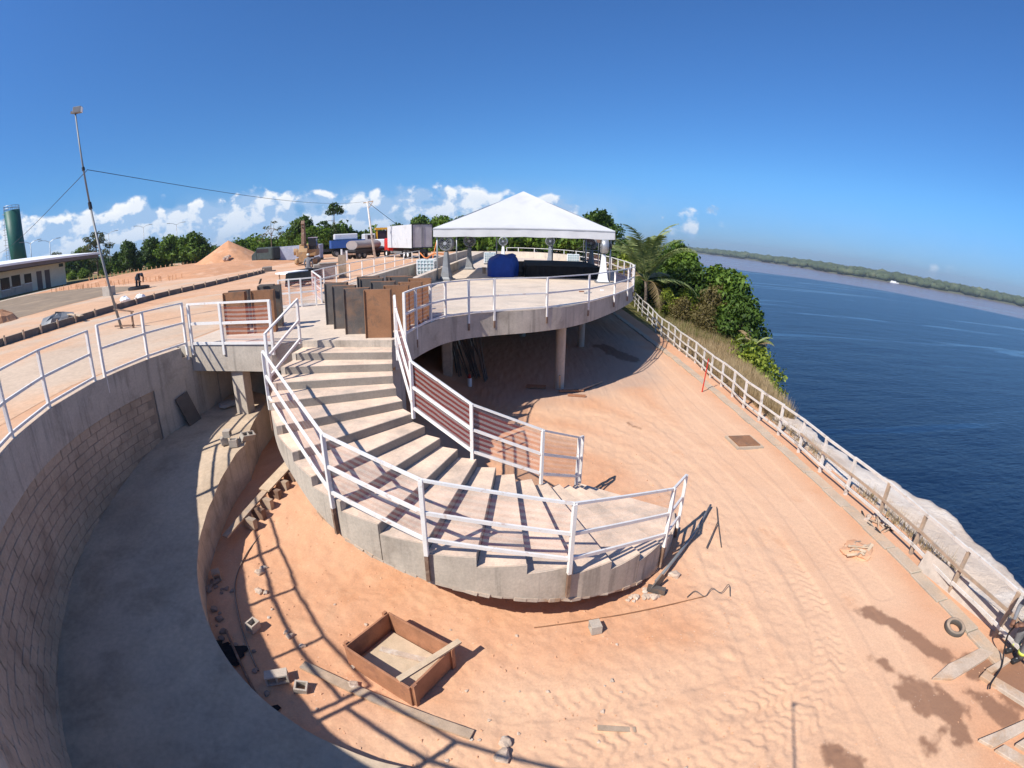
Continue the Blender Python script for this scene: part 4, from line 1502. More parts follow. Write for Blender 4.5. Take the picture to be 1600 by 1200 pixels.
# thin rebar and the steel prop
solo('rebar', MB().tube([(.42, 6.02, zg(.42, 6.0, .02)), (2.0, 6.3, zg(2, 6.3, .02)), (3.6, 6.62, zg(3.6, 6.6, .02))], .010, 5), M['rust'], 'thin rusty rebar lying on the dirt below the staircase', 'rebar', (2, 6.3, 0))
solo('wire_tangle', MB().tube(spline([(3.25, 6.62, .03), (3.45, 6.75, .05), (3.6, 6.6, .03), (3.8, 6.78, .06), (3.95, 6.66, .03), (4.15, 6.8, .10), (4.1, 6.55, .02)], 4), .008, 5), M['steel_dark'], 'tangle of thin wire at the end of the rebar', 'wire', (3.7, 6.7, 0))
t = thing('steel_prop', 'dark steel shoring prop lying beside the staircase foot', 'prop', (3.6, 8.2, 0))
part('tube', MB().tube([(2.72, 6.98, .16), (3.55, 8.0, .12), (4.15, 8.75, .10)], .036, 8), M['grey_metal'], t, True)
part('inner_tube', MB().tube([(4.1, 8.7, .10), (4.85, 9.75, .10)], .026, 8), M['grey_metal'], t, True)
part('base_plate', MB().bar((2.62, 6.86, .03), (2.86, 7.02, .26), .17, .03, up=(0, 1, .4)).bar((2.55, 6.92, .07), (2.86, 6.78, .07), .12, .1), M['steel_dark'], t)
t = thing('shoring_frame', 'rusty folding bracket lying beyond the steel prop', 'frame', (4.4, 8.6, 0))
part('frame_bar', MB().tube([(4.15, 8.1, .05), (4.75, 9.0, .10), (5.0, 9.7, .06)], .014, 5).tube([(4.75, 9.0, .1), (4.5, 8.1, .04)], .012, 5), M['steel_dark'], t)
# hatch cover
t = thing('inspection_hatch', 'square rusty inspection hatch set in the dirt', 'hatch', (7.55, 13.6, 0))
part('frame', MB().box((7.55, 13.6, .03), (.98, .98, .10), R(2)), M['gutter'], t)
part('lid', MB().box((7.55, 13.6, .095), (.80, .80, .03), R(2)), M['rust'], t)
# red marker pole
solo('marker_pole', MB().cyl((8.08, 19.0, -.1), (8.25, 19.1, 1.45), .028, .022, 8), M['red'], 'thin leaning red marker pole beside the gutter', 'pole', (8.1, 19, 0))
# tyre
mb = MB().lathe([(.13, -.05), (.155, -.07), (.20, -.07), (.225, -.045), (.23, 0), (.225, .045), (.20, .07), (.155, .07), (.13, .05), (.125, 0), (.13, -.05)], 28)
solo('tyre', mb, M['rubber'], 'dusty old tyre lying half on the gutter', 'tyre', (8.36, 4.52, zg(8.4, 4.5, .05)), smooth=True, rz=0.3, world=False).rotation_euler = (R(10), R(-8), 0)


def brush_pile():
    t = thing('brush_heap', 'rounded heap of broken boards and dry roots beside the gutter', 'heap', (7.72, 7.35, 0))
    rs = random.Random(9)
    for k in range(26):
        a = rs.uniform(0, 6.28)
        r = rs.uniform(.05, .40)
        c = Vector((7.72 + r * math.cos(a), 7.38 + r * math.sin(a) * .8, .05 + rs.uniform(0, .16) * (1 - r * 1.6)))
        L = rs.uniform(.12, .32)
        b = a + rs.uniform(-.9, .9)
        d = Vector((math.cos(b), math.sin(b), rs.uniform(-.2, .25))) * L / 2
        part('broken_board', MB().bar(c - d, c + d, rs.uniform(.025, .075), rs.uniform(.012, .03), up=(rs.uniform(-.3, .3), rs.uniform(-.3, .3), 1)), M['wood_pale'] if k % 3 else M['wood'], t)
    me = rock_mesh(33, .35)
    me.materials.append(M['dirt'])
    o = link('earth_core', me, t, (0.05, .1, .03))
    o.scale = (.40, .34, .28)


brush_pile()
# rubbish under the fence
rs = random.Random(21)
t = thing('scrap_heap', 'scrap of white stones and dark sticks under the cliff fence', 'heap', (9.05, 8.3, 0))
for k in range(16):
    c = Vector((9.1 + rs.uniform(-.25, .3), 8.3 + rs.uniform(-.5, .5), .04))
    b = rs.uniform(0, 3.1)
    d = Vector((math.cos(b), math.sin(b), rs.uniform(0, .6))) * rs.uniform(.1, .3)
    part('stick', MB().bar(c - d * .5, c + d, .03, .03), M['wood'] if k % 2 else M['black_metal'], t)
for k in range(6):
    o = link('white_lump', ROCKS[(k % 5) * 2], t, (rs.uniform(-.2, .3), rs.uniform(-.4, .4), .05))
    o.scale = (.09, .07, .09)
# boards at the fence foot
for k, (p0, p1, h, mm, lab) in enumerate([((9.02, 6.5), (9.2, 5.2), .46, 'board_grey', 'wide grey board leaning at the fence foot, the far one'), ((9.18, 5.25), (9.5, 3.5), .38, 'board_grey', 'long grey board leaning at the fence foot, the near one'),
                                       ((9.3, 5.6), (9.75, 3.3), .10, 'wood_red', 'narrow reddish batten lying behind the boards at the fence foot')]):
    solo('leaning_board', MB().bar((*p0, h / 2 - .02), (*p1, h / 2 - .02), .035, h, up=(.35, .1, 1)), M[mm], lab, 'board', ((p0[0] + p1[0]) / 2, (p0[1] + p1[1]) / 2, 0))
# precast slabs and mud corner at the right
for k, (poly, z1, lab) in enumerate([([(6.95, 3.62), (7.35, 3.45), (8.75, 3.62), (8.5, 3.85), (7.5, 3.78)], .05, 'flat dusty concrete slab, the uppermost of the broken slabs'),
                                     ([(7.95, 3.28), (8.15, 3.34), (8.75, 2.2), (8.5, 2.12)], .06, 'dusty concrete edging strip running towards the muddy corner'),
                                     ([(8.2, 3.36), (8.9, 3.42), (8.95, 3.3), (8.25, 3.23)], .07, 'short wet concrete strip beside the worker'),
                                     ([(6.95, 2.2), (8.2, 2.1), (8.3, 1.92), (7.1, 1.95)], .05, 'pale concrete edging at the bottom corner, upper strip'),
                                     ([(7.1, 1.9), (7.35, 1.9), (7.7, 1.3), (7.45, 1.25)], .05, 'pale concrete edging at the bottom corner, side strip'),
                                     ([(7.55, 1.80), (8.4, 1.8), (8.4, 1.3), (7.85, 1.3)], .07, 'square pale concrete cover in the bottom corner')]):
    cx = sum(q[0] for q in poly) / len(poly)
    cy = sum(q[1] for q in poly) / len(poly)
    solo('concrete_slab', MB().prism(poly, -.1, z1), M['slab_dusty'], lab, 'slab', (cx, cy, 0), bev=.008)
# things beneath the deck
t = thing('scaffold_bundle', 'bundle of dark scaffold tubes leaning on the wall under the deck', 'scaffold', (-2.5, 22.0, 0))
rs = random.Random(17)
for k in range(28):
    x = rs.uniform(-2.75, -1.3)
    y = rs.uniform(20.4, 22.6)
    a = rs.uniform(-.6, .6)
    part('tube', MB().tube([(x + .3, y - .5, .05), (x - .25 + a * .6, y + .25, rs.uniform(1.5, 2.3))], .035, 5), M['steel_dark'], t)
t = thing('gas_bottle', 'small white bottle with a red top beside the scaffold tubes', 'bottle', (-1.75, 19.4, 0))
part('bottle_body', MB().lathe([(.085, 0), (.09, .03), (.09, .32), (.08, .36), (.001, .36)], 12), M['white_plastic'], t, True, world=False)
part('cap', MB().cyl((0, 0, .36), (0, 0, .52), .07, .04, 10), M['red'], t, world=False)
for k, (a, b, w_, lab) in enumerate([((1.9, 18.7, .08), (2.9, 18.9, .06), .12, 'dark plank at the foot of the round column'), ((2.7, 18.8, .1), (3.9, 20.2, .05), .10, 'pale pipe lying in the shade near the round column'), ((2.2, 18.3, .05), (2.9, 18.2, .05), .14, 'short board crossing the shade line by the column'),
                                     ((1.95, 19.0, .1), (1.9, 18.8, .7), .06, 'short upright stick against the round column'), ((.6, 19.4, .05), (1.4, 19.3, .05), .35, 'brown board lying left of the round column')]):
    solo('scrap_board', MB().bar(a, b, w_, .06), M['wood' if k % 2 else 'wood_red'], lab, 'board', a, None)
# leaning door and sack in the ramp passage
o = solo('steel_door', MB().box((0, 0, .42), (.46, .05, .86)), M['steel_dark'], 'dark steel plate leaning on the curved wall in the ramp', 'plate', (-8.58, 10.75, float(ramp_z(167))), rz=R(75), world=False)
o.rotation_euler = (R(-14), R(-12), R(78))
mb = MB()
me = rock_mesh(44, .4)
me.materials.append(M['sack'])
o = link('sack', me, None, (-8.05, 11.9, 1.75), (0, 0, .4))
o.scale = (.42, .26, .22)
tag(o, 'pale sack lying on the ramp beyond the leaning plate', 'sack')
# boards bridging the trench
t = thing('trench_boards', 'plank walkway on short joists at the edge of the dirt left of the stairs', 'boards', (-5.95, 9.0, 0))
A_, B_ = Vector((-5.98, 7.55, .34)), Vector((-5.35, 10.55, .95))
part('plank', MB().bar(A_, A_ + (B_ - A_) * .52, .16, .04), M['wood'], t)
part('plank', MB().bar(A_ + (B_ - A_) * .50 + Vector((0, 0, .04)), B_, .30, .04), M['wood_pale'], t)
for k in range(7):
    q = A_ + (B_ - A_) * (.22 + .11 * k) + Vector((.16, -.02, -.14))
    part('joist', MB().box(q, (.34, .12, .24), R(-15)), M['rust_post'] if k % 2 else M['wood'], t)
solo('pebble_heap', wob(MB().lathe([(.42, 0), (.30, .10), (.12, .2), (.001, .24)], 14), .03, 4), M['stone'], 'little heap of rubble inside the stair curve', 'heap', (-0.2, 9.6, zg(-.2, 9.6)), world=False, smooth=False)

# ================================================================== OBJECTS ON THE DECK LEVEL
def girder_mesh():
    parts = []
    W, D, H = .66, .26, 1.22
    web = MB().box((0, -.085, H / 2), (W - .03, .016, H))
    fl = MB().box((-W / 2, 0, H / 2), (.018, D, H))
    fr = MB().box((W / 2, 0, H / 2), (.018, D, H))
    return web, fl, fr


def girder(x, y, rz, label, mm, s=1.0, group='steel girder stubs standing on the landing'):
    t = thing('steel_girder', label, 'girder', (x, y, Z_DECK), R(rz), group, s)
    web, fl, fr = girder_mesh()
    part('web', web, M[mm], t, world=False)
    part('flange', fl, M['rust'] if mm == 'rust' else M['steel_dark'], t, world=False)
    part('flange', fr, M['rust'] if mm == 'rust' else M['steel_dark'], t, world=False)
    part('end_plate', MB().box((0, 0, 1.222), (.70, .12, .012)), M['rust'], t, world=False)
    return t


for x, y, rz, lab, mm, s in [(-3.40, 12.05, 4, 'bright rust brown girder stub, nearest the stairs', 'rust', 1.0), (-4.12, 12.55, 6, 'dark grey girder stub left of the rust brown one', 'steel_dark', 1.0),
                          (-4.75, 13.35, 7, 'dark grey girder stub, second from the left in the front row', 'steel_dark', 1.0), (-5.25, 14.05, 6, 'dark grey girder stub, leftmost of the right cluster', 'steel_dark', 1.02),
                          (-3.15, 13.05, 4, 'brown girder stub directly behind the bright rust one', 'rust', 1.0), (-3.75, 13.9, 6, 'dark girder stub in the middle of the right cluster', 'steel_dark', 1.03),
                          (-4.35, 14.8, 5, 'dark girder stub behind the second front one', 'steel_dark', 1.05), (-4.7, 15.6, 4, 'dark girder stub at the back left of the cluster', 'steel_dark', 1.05),
                          (-2.95, 13.95, 3, 'brown girder stub next to the deck railing, nearer one', 'rust', 1.0), (-2.85, 14.9, 4, 'brown girder stub next to the deck railing, farther one', 'rust', 1.02),
                          (-3.5, 15.2, 5, 'dark girder stub in the last row of the cluster', 'steel_dark', 1.05), (-3.9, 16.2, 4, 'dark girder stub farthest from the stairs', 'steel_dark', 1.0)]:
    girder(x, y, rz, lab, mm, s)
for x, y, rz, lab, mm, s in [(-8.0, 12.75, 12, 'rusty girder stub of the bridge group, the left one', 'rust', 1.0), (-7.15, 12.95, 12, 'rusty girder stub of the bridge group, the right one', 'rust', 1.0),
                          (-7.35, 13.75, 14, 'dark girder stub behind the bridge group', 'steel_dark', 1.05), (-8.35, 13.6, 10, 'dark girder stub at the back left of the bridge group', 'steel_dark', .98)]:
    girder(x, y, rz, lab, mm, s, 'steel girder stubs behind the bridge railing')
solo('steel_offcut', MB().bar((-.25, 0, 0), (.25, 0, 0), .12, .05).bar((-.25, 0, .05), (-.18, 0, .2), .1, .02), M['steel_dark'], 'steel offcut lying on top of the bridge group girders', 'offcut', (-7.3, 13.5, Z_DECK + 1.31), world=False)


# ---- marquee tent
def tent():
    x0, x1, y0, y1 = -4.55, 5.72, 28.0, 38.0
    ze, zl, zp = 6.62, 6.12, 9.15
    t = thing('marquee', 'large white pyramid roofed marquee standing on the deck', 'tent', ((x0 + x1) / 2, 33, Z_DECK))
    cx, cy = (x0 + x1) / 2, 33
    C4 = [(x0, y0), (x1, y0), (x1, y1), (x0, y1)]
    n = 14
    for k in range(4):
        a, b = C4[k], C4[(k + 1) % 4]
        P = np.zeros((n + 1, n + 1, 3))
        for i in range(n + 1):
            u = i / n
            ex, ey = a[0] + (b[0] - a[0]) * u, a[1] + (b[1] - a[1]) * u
            for j in range(n + 1):
                v = j / n
                sag = -.22 * math.sin(math.pi * min(1, v)) * (0.45 + .55 * math.sin(math.pi * u)) * (1 - .3 * v)
                P[i, j] = (ex + (cx - ex) * v, ey + (cy - ey) * v, ze + (zp - ze) * v + sag)
        part('roof_panel', MB().grid(P), M['tent'], t, True)
        mb = MB()
        Q = np.zeros((29, 4, 3))
        for i in range(29):
            u = i / 28
            for j in range(4):
                v = j / 3
                o_ = .03 * math.sin(i * 1.9 + k) * v + .012 * math.sin(i * 5.1) * v
                nx, ny = (b[1] - a[1]) / 10, -(b[0] - a[0]) / 10
                Q[i, j] = (a[0] + (b[0] - a[0]) * u + nx * (o_ + .02), a[1] + (b[1] - a[1]) * u + ny * (o_ + .02),
                           ze - (ze - zl) * v - .035 * v * abs(math.sin(u * math.pi * 6)))
        part('valance', MB().grid(Q), M['tent'], t, True)
    for (px, py) in [(x0 + .2, y0 + .15), (x1 - .2, y0 + .15), (x1 - .2, y1 - .15), (x0 + .2, y1 - .15), (-1.3, y1 - .15), (2.95, y1 - .15)]:
        part('pole', MB().cyl((px, py, Z_DECK), (px, py, ze), .05, n=10), M['steel'], t, True)
        part('foot_plate', MB().box((px, py, Z_DECK + .015), (.25, .25, .025)), M['steel'], t)
    for a, b in zip(C4, C4[1:] + C4[:1]):
        part('eave_bar', MB().bar((*a, ze - .08), (*b, ze - .08), .06, .06), M['steel'], t)
        part('rafter', MB().bar((*a, ze - .06), (cx, cy, zp - .1), .05, .05), M['steel'], t)


tent()


# ---- pedestal fans
def fan(x, y, face, label, m='white_plastic', s=1.0):
    """face: heading of the blowing side, degrees from +X"""
    t = thing('pedestal_fan', label, 'fan', (x, y, Z_DECK), R(face), 'tall pedestal fans around the marquee', s)
    prof = [(.40, .0), (.40, .10), (.34, .16), (.22, .75), (.15, 1.35), (.13, 1.52), (.001, 1.52)]
    mb = MB()
    for r, z in prof[:-1]:
        for a in range(4):
            mb.v.append((r * (.75 if a in (0, 1, 2, 3) else 1) * (1 if a in (0, 3) else -1), r * (1 if a in (0, 1) else -1) * .75, z))
    for k in range(len(prof) - 2):
        for a in range(4):
            b = (a + 1) % 4
            mb.f.append((k * 4 + a, k * 4 + b, k * 4 + 4 + b, k * 4 + 4 + a))
    n = len(mb.v)
    mb.f += [(0, 1, 2, 3), (n - 1, n - 2, n - 3, n - 4)]
    part('pedestal', mb, M[m], t, world=False, bev=.02)
    part('base', MB().box((0, 0, .04), (.82, .7, .08)), M['grey_metal'], t, world=False)
    part('neck', MB().cyl((0, 0, 1.5), (0, 0, 1.66), .07, n=8), M['black_metal'], t, world=False)
    zc = 1.97
    part('shroud', MB().lathe([(.36, -.22), (.41, -.18), (.41, .12), (.36, .16), (.34, .12), (.34, -.18), (.36, -.22)], 24, (0, 0, zc), 'X'), M['grey_metal' if m != 'white_plastic' else 'steel'], t, True, world=False)
    gb = MB()
    for r in (.10, .18, .26, .33):
        gb.lathe([(r - .006, .165), (r + .006, .165), (r + .006, .178), (r - .006, .178), (r - .006, .165)], 20, (0, 0, zc), 'X')
    for k in range(12):
        a = k * math.pi / 6
        gb.bar((.172, .05 * math.cos(a), zc + .05 * math.sin(a)), (.172, .35 * math.cos(a), zc + .35 * math.sin(a)), .008, .008, up=(1, 0, 0))
    part('grille', gb, M['steel'], t, world=False)
    part('hub', MB().cyl((-.05, 0, zc), (.19, 0, zc), .09, n=14), M['steel'], t, world=False)
    part('motor', MB().cyl((-.42, 0, zc), (-.10, 0, zc), .16, .18, n=14), M['black_metal'], t, world=False)
    for k in range(5):
        a = k * 2 * math.pi / 5
        d = Vector((0, math.cos(a), math.sin(a)))
        e = Vector((0, -math.sin(a), math.cos(a)))
        z0 = Vector((0, 0, zc))
        part('blade', MB().add([z0 + d * .08 - e * .03 + Vector((.02, 0, 0)), z0 + d * .31 - e * .10 + Vector((.05, 0, 0)), z0 + d * .31 + e * .10 + Vector((-.03, 0, 0)), z0 + d * .08 + e * .03 + Vector((-.01, 0, 0))], [(0, 1, 2, 3)]), M['black_metal'], t, world=False)
    return t


fan(-3.85, 28.3, -105, 'grey pedestal fan at the left front pole of the marquee', 'grey_metal', 1.08)
fan(-3.35, 37.6, -95, 'dark grey pedestal fan at the left back of the marquee', 'grey_metal', 1.1)
fan(-1.0, 47, -95, 'white pedestal fan behind the blue covered heap', 'white_plastic', 1.05)
fan(3.35, 46, -92, 'pale grey pedestal fan in front of the far railing', 'steel', 1.1)
fan(6.0, 38.2, -120, 'grey pedestal fan inside the steel frame at the right back', 'grey_metal', 1.1)
fan(5.15, 28.2, 178, 'white pedestal fan turned sideways at the right front pole', 'white_plastic', 1.08)

# ---- steel frame tower at the right back
t = thing('truss_tower', 'slim steel frame tower around the fan at the back right', 'frame', (6.1, 38.6, Z_DECK))
for dx in (-.6, .6):
    for dy in (-.5, .5):
        part('upright', MB().bar((6.1 + dx, 38.6 + dy, Z_DECK), (6.1 + dx, 38.6 + dy, 6.0), .06, .06), M['grey_metal'], t)
for z in (4.4, 5.2, 5.95):
    for dy in (-.5, .5):
        part('cross_bar', MB().bar((5.5, 38.6 + dy, z), (6.7, 38.6 + dy, z), .045, .045), M['grey_metal'], t)
part('top_panel', MB().box((6.1, 38.05, 6.0), (1.3, .05, .35)), M['rust_post'], t)
part('brace', MB().bar((4.4, 38.4, 4.9), (5.6, 38.2, 5.75), .05, .05), M['wood_pale'], t)


# ---- IBC tanks
def ibc(x, y, z, label, rz=0, s=1.0):
    t = thing('liquid_tank', label, 'tank', (x, y, z), R(rz), 'caged plastic tanks on the deck', s)
    part('bottle', MB().box((0, 0, .62), (.98, 1.0, .84)), M['tank'], t, world=False, bev=.06)
    part('pallet', MB().box((0, 0, .07), (1.05, 1.1, .12)), M['grey_metal'], t, world=False)
    mb = MB()
    for k in range(6):
        p = -.5 + k * .2
        for s_ in (-1, 1):
            mb.bar((p, s_ * .54, .13), (p, s_ * .54, 1.06), .03, .03)
            mb.bar((s_ * .52, p * 1.06, .13), (s_ * .52, p * 1.06, 1.06), .03, .03)
    for k in range(5):
        z_ = .17 + k * .22
        for s_ in (-1, 1):
            mb.bar((-.52, s_ * .545, z_), (.52, s_ * .545, z_), .03, .03)
            mb.bar((s_ * .525, -.54, z_), (s_ * .525, .54, z_), .03, .03)
    part('cage', mb, M['white_plastic'], t, world=False)
    part('lid', MB().cyl((0, 0, 1.03), (0, 0, 1.09), .1, n=12), M['grey_metal'], t, world=False)
    return t


ibc(-5.25, 29.8, Z_DECK + .1, 'milky caged tank on the low wall left of the marquee')
ibc(-2.15, 45.0, Z_DECK, 'milky caged tank behind the blue covered heap', 5)
ibc(5.35, 44.6, Z_DECK, 'milky caged tank near the far railing on the right', -4)

# ---- blue covered heap, barrel, stage
def blue_heap():
    n, m_ = 24, 14
    P = np.zeros((n + 1, m_ + 1, 3))
    rs = np.random.default_rng(2)
    for i in range(n + 1):
        a = 2 * math.pi * (i % n) / n
        for j in range(m_ + 1):
            v = j / m_
            r = (1.0 - v ** 3.2) * 0.90 + .02
            fold = .07 * math.sin(a * 5) * (1 - v) + .05 * math.sin(a * 9 + 2) * (1 - v) + .04 * math.sin(a * 2 + v * 5)
            h = 1.38 * min(1, v * 1.25) ** .62
            h += (.10 * math.sin(a * 3 + 1) + .08 * math.cos(a * 2)) * math.sin(math.pi * v) - .16 * max(0, v - .8) * math.cos(a - .4) * 5 * (1 - v)
            P[i, j] = (-0.68 + (r + fold) * 1.02 * math.cos(a) + .12 * (v > .6), 31.2 + (r + fold) * .8 * math.sin(a), Z_DECK + h)
    t = thing('covered_heap', 'heap of equipment under a bright blue tarpaulin', 'covered heap', (-.68, 31.2, Z_DECK))
    part('tarpaulin', MB().grid(P), M['blue_tarp'], t, True)


blue_heap()
t = thing('black_bin', 'black barrel standing between the blue heap and the stage', 'barrel', (.42, 31.6, Z_DECK))
part('drum', MB().lathe([(.26, 0), (.28, .05), (.28, .3), (.295, .32), (.28, .34), (.28, .6), (.295, .62), (.28, .64), (.28, .92), (.25, .95), (.001, .95)], 18), M['black_metal'], t, True, world=False)
t = thing('stage', 'low stage skirted all round in black cloth', 'stage', (3.1, 34.6, Z_DECK))
part('top', MB().box((3.15, 34.3, 4.30), (4.7, 7.4, .08)), M['black'], t)
mb = MB()
for (a, b) in [((.8, 30.6), (5.5, 30.6)), ((5.5, 30.6), (5.5, 38)), ((5.5, 38), (.8, 38)), ((.8, 38), (.8, 30.6))]:
    n = 40
    P = np.zeros((n + 1, 2, 3))
    for i in range(n + 1):
        u = i / n
        o_ = .035 * math.sin(i * 2.2)
        L = math.hypot(b[0] - a[0], b[1] - a[1])
        P[i, 0] = (a[0] + (b[0] - a[0]) * u + (b[1] - a[1]) / L * o_, a[1] + (b[1] - a[1]) * u - (b[0] - a[0]) / L * o_, 4.27)
        P[i, 1] = (a[0] + (b[0] - a[0]) * u + (b[1] - a[1]) / L * (o_ * 1.4 + .04), a[1] + (b[1] - a[1]) * u - (b[0] - a[0]) / L * (o_ * 1.4 + .04), Z_DECK + .01)
    mb.grid(P)
part('skirt', mb, M['black'], t, True)
solo('stump', MB().lathe([(.13, 0), (.12, .3), (.15, .42), (.001, .42)], 10), M['wood'], 'small brown post left of the blue covered heap', 'post', (-2.0, 33.5, Z_DECK), world=False)
for k, (x, y, a) in enumerate([(3.2, 22.9, .4), (3.5, 22.6, -.6), (3.35, 22.2, .1)]):
    solo('offcut', MB().bar((-.13, 0, .03), (.13, 0, .03), .05, .05), M['wood_red' if k == 0 else 'steel'], ['reddish offcut on the deck floor', 'grey offcut on the deck floor, the right one', 'grey offcut on the deck floor, the near one'][k], 'offcut', (x, y, Z_DECK), rz=a, world=False)
solo('joint_cover', MB().box((0, 0, .02), (.16, .16, .04)), M['white_plastic'], 'small white cap on the deck floor', 'cap', (4.35, 23.9, Z_DECK), world=False)
# ================================================================== ROADSIDE AND BACKGROUND
# kerb in formwork along the road
kp = spline([(-21.6, 3.0, 0), (-20.2, 9.0, 0), (-19.85, 12.9, 0), (-20.2, 17.5, 0), (-21.1, 24.8, 0), (-21.1, 30.3, 0), (-21.9, 37.5, 0), (-22.6, 41.5, 0)], 8)
t = thing('kerb', 'long dark kerb held by short stakes along the dirt road', 'kerb', (-21, 22, Z_DECK))
for i in range(len(kp) - 1):
    a, b = kp[i], kp[i + 1]
    part('kerb_stone', MB().bar((a[0], a[1], Z_DECK + .14), (b[0], b[1], Z_DECK + .14), .16, .30), M['kerbc'], t)
for i in range(1, len(kp) - 1, 2):
    a = kp[i]
    part('stake', MB().box((a[0] + .15, a[1], Z_DECK + .18), (.05, .09, .42)), M['wood_pale'], t)
t = thing('kerb_end', 'short kerb stub where the dirt road bends', 'kerb', (-23.3, 43.4, Z_DECK))
part('kerb_stone', MB().bar((-22.9, 42.6, Z_DECK + .2), (-23.9, 44.6, Z_DECK + .2), .9, .42), M['kerbc'], t)
# concrete lumps and boards on the pavement
solo('rubble_heap', wob(MB().lathe([(1.0, 0), (.85, .2), (.4, .38), (.001, .42)], 12), .10, 2), M['grey_metal'], 'heap of broken grey concrete on the pavement behind the kerb', 'heap', (-22.4, 17.6, Z_DECK), world=False)
solo('form_board', MB().bar((-1.3, 0, .05), (1.2, .2, .05), .2, .04), M['wood_pale'], 'pale board lying over the kerb beside the concrete heap', 'board', (-20.6, 17.2, Z_DECK + .25), rz=R(-30), world=False)
solo('dirt_heap', wob(MB().lathe([(1.3, 0), (.9, .35), (.3, .7), (.001, .75)], 14), .08, 3), M['pile'], 'small orange dirt heap on the brown ground', 'heap', (-31.2, 19.5, Z_DECK), world=False)
solo('dirt_heap', wob(MB().lathe([(1.0, 0), (.7, .2), (.3, .36), (.001, .38)], 14), .08, 5), M['pile'], 'low orange dirt heap at the left edge of the pavement', 'heap', (-27.5, 14.0, Z_DECK), world=False)
for k, (x, y, lab) in enumerate([(-23.4, 24.0, 'white barrow shaped lump on the pavement near the light pole'), (-22.6, 24.6, 'second white lump on the pavement near the light pole')]):
    solo('cement_bag', wob(MB().lathe([(.32, 0), (.36, .12), (.2, .3), (.001, .34)], 10), .05, k + 8), M['roof_white'], lab, 'bag', (x, y, Z_DECK), world=False)
solo('concrete_cube', MB().box((0, 0, .35), (.8, .7, .7)), M['block_pale'], 'single concrete block at the edge of the brown ground', 'block', (-30.5, 29.5, Z_DECK), world=False)
solo('manhole_ring', MB().lathe([(.95, 0), (.95, .2), (.8, .25), (.8, .08), (.001, .08)], 20), M['black_metal'], 'dark ring shaped base under the bending worker', 'ring', (-30.4, 33.0, Z_DECK), world=False)

# stakes along the dirt field
stk = MB().box((0, 0, .45), (.10, .10, .9)).mesh('marker_stake', M['orange_stake'])
path = spline([(-66.5, 60, 0), (-66, 72, 0), (-62.5, 84, 0), (-54, 88, 0), (-46, 82, 0)], 12)
for q in path:
    o = link('marker_stake', stk, None, (q[0], q[1], Z_DECK))
    o.scale = (.9, .9, .75)
    tag(o, 'thin orange stake in the row at the far edge of the dirt field', 'stake', 'stakes at the far edge of the dirt field')
rs = random.Random(2)
for i in range(56):
    u = i / 55
    x, y = -56 + 24 * u + rs.uniform(-.4, .4), 44.0 - 3.2 * u + rs.uniform(-1.6, 1.6)
    o = link('rebar_stake', stk, None, (x, y, Z_DECK), (rs.uniform(-.12, .12), rs.uniform(-.12, .12), 0))
    o.scale = (.6, .6, .55)
    tag(o, 'short stub stake in the ragged rows beside the bending worker', 'stake', 'stub stakes beside the bending worker')

# sand heap
def heap():
    n, m_ = 48, 18
    P = np.zeros((n + 1, m_ + 1, 3))
    for i in range(n + 1):
        a = 2 * math.pi * (i % n) / n
        for j in range(m_ + 1):
            v = j / m_
            rx = 7.3 * (1 - v) + .02
            nn = float(fbm(np.array([math.cos(a) * 2.2 + 9 + v]), np.array([math.sin(a) * 2.2 + 9]), 4, 3)[0])
            h = 3.75 * (v ** 1.05)
            P[i, j] = (-43.8 + rx * (1 + .3 * nn * (1 - v)) * math.cos(a), 69 + rx * .85 * (1 + .3 * nn) * math.sin(a), Z_DECK - .05 + h + .5 * nn * (1 - abs(2 * v - 1)))
    t = thing('sand_heap', 'tall cone of orange sand beyond the dirt road', 'heap', (-43.8, 69, Z_DECK))
    part('sand', MB().grid(P), M['pile'], t, True)
    for k, (x, y, z, r) in enumerate([(-41.6, 64.6, 4.6, .45), (-41.2, 64.9, 4.9, .3), (-39.5, 65.6, 3.9, .3)]):
        o = link('boulder', ROCKS[(k * 2) % 10], t, (x + 43.8, y - 69, z - Z_DECK))
        o.scale = (r, r, r * 1.4)


heap()
# raised dirt field (gentle mound)
P = np.zeros((40, 24, 3))
for i in range(40):
    for j in range(24):
        u, v = i / 39, j / 23
        x = -62 + 34 * u
        y = 44 + 40 * v - 4 * u
        edge = min(1, min(u, 1 - u, v, 1 - v) * 7)
        P[i, j] = (x, y, Z_DECK - .05 + edge * (.55 + .35 * float(fbm(np.array([x * .2]), np.array([y * .2]), 3, 2)[0])))
struct('dirt_field', MB().grid(P), M['pile'], True)

# ---- low building with an overhanging roof
t = thing('site_building', 'low cream building with a wide white edged flat roof', 'building', (-74, 54, Z_DECK))
A_, B_ = Vector((-73.2, 46.6, 0)), Vector((-75.2, 62.2, 0))
d = (B_ - A_).normalized()
nrm = Vector((-d.y, d.x, 0))
if nrm.x < 0:
    nrm = -nrm


def on(s, off, z):
    q = A_ + d * s + nrm * off
    return (q.x, q.y, z)


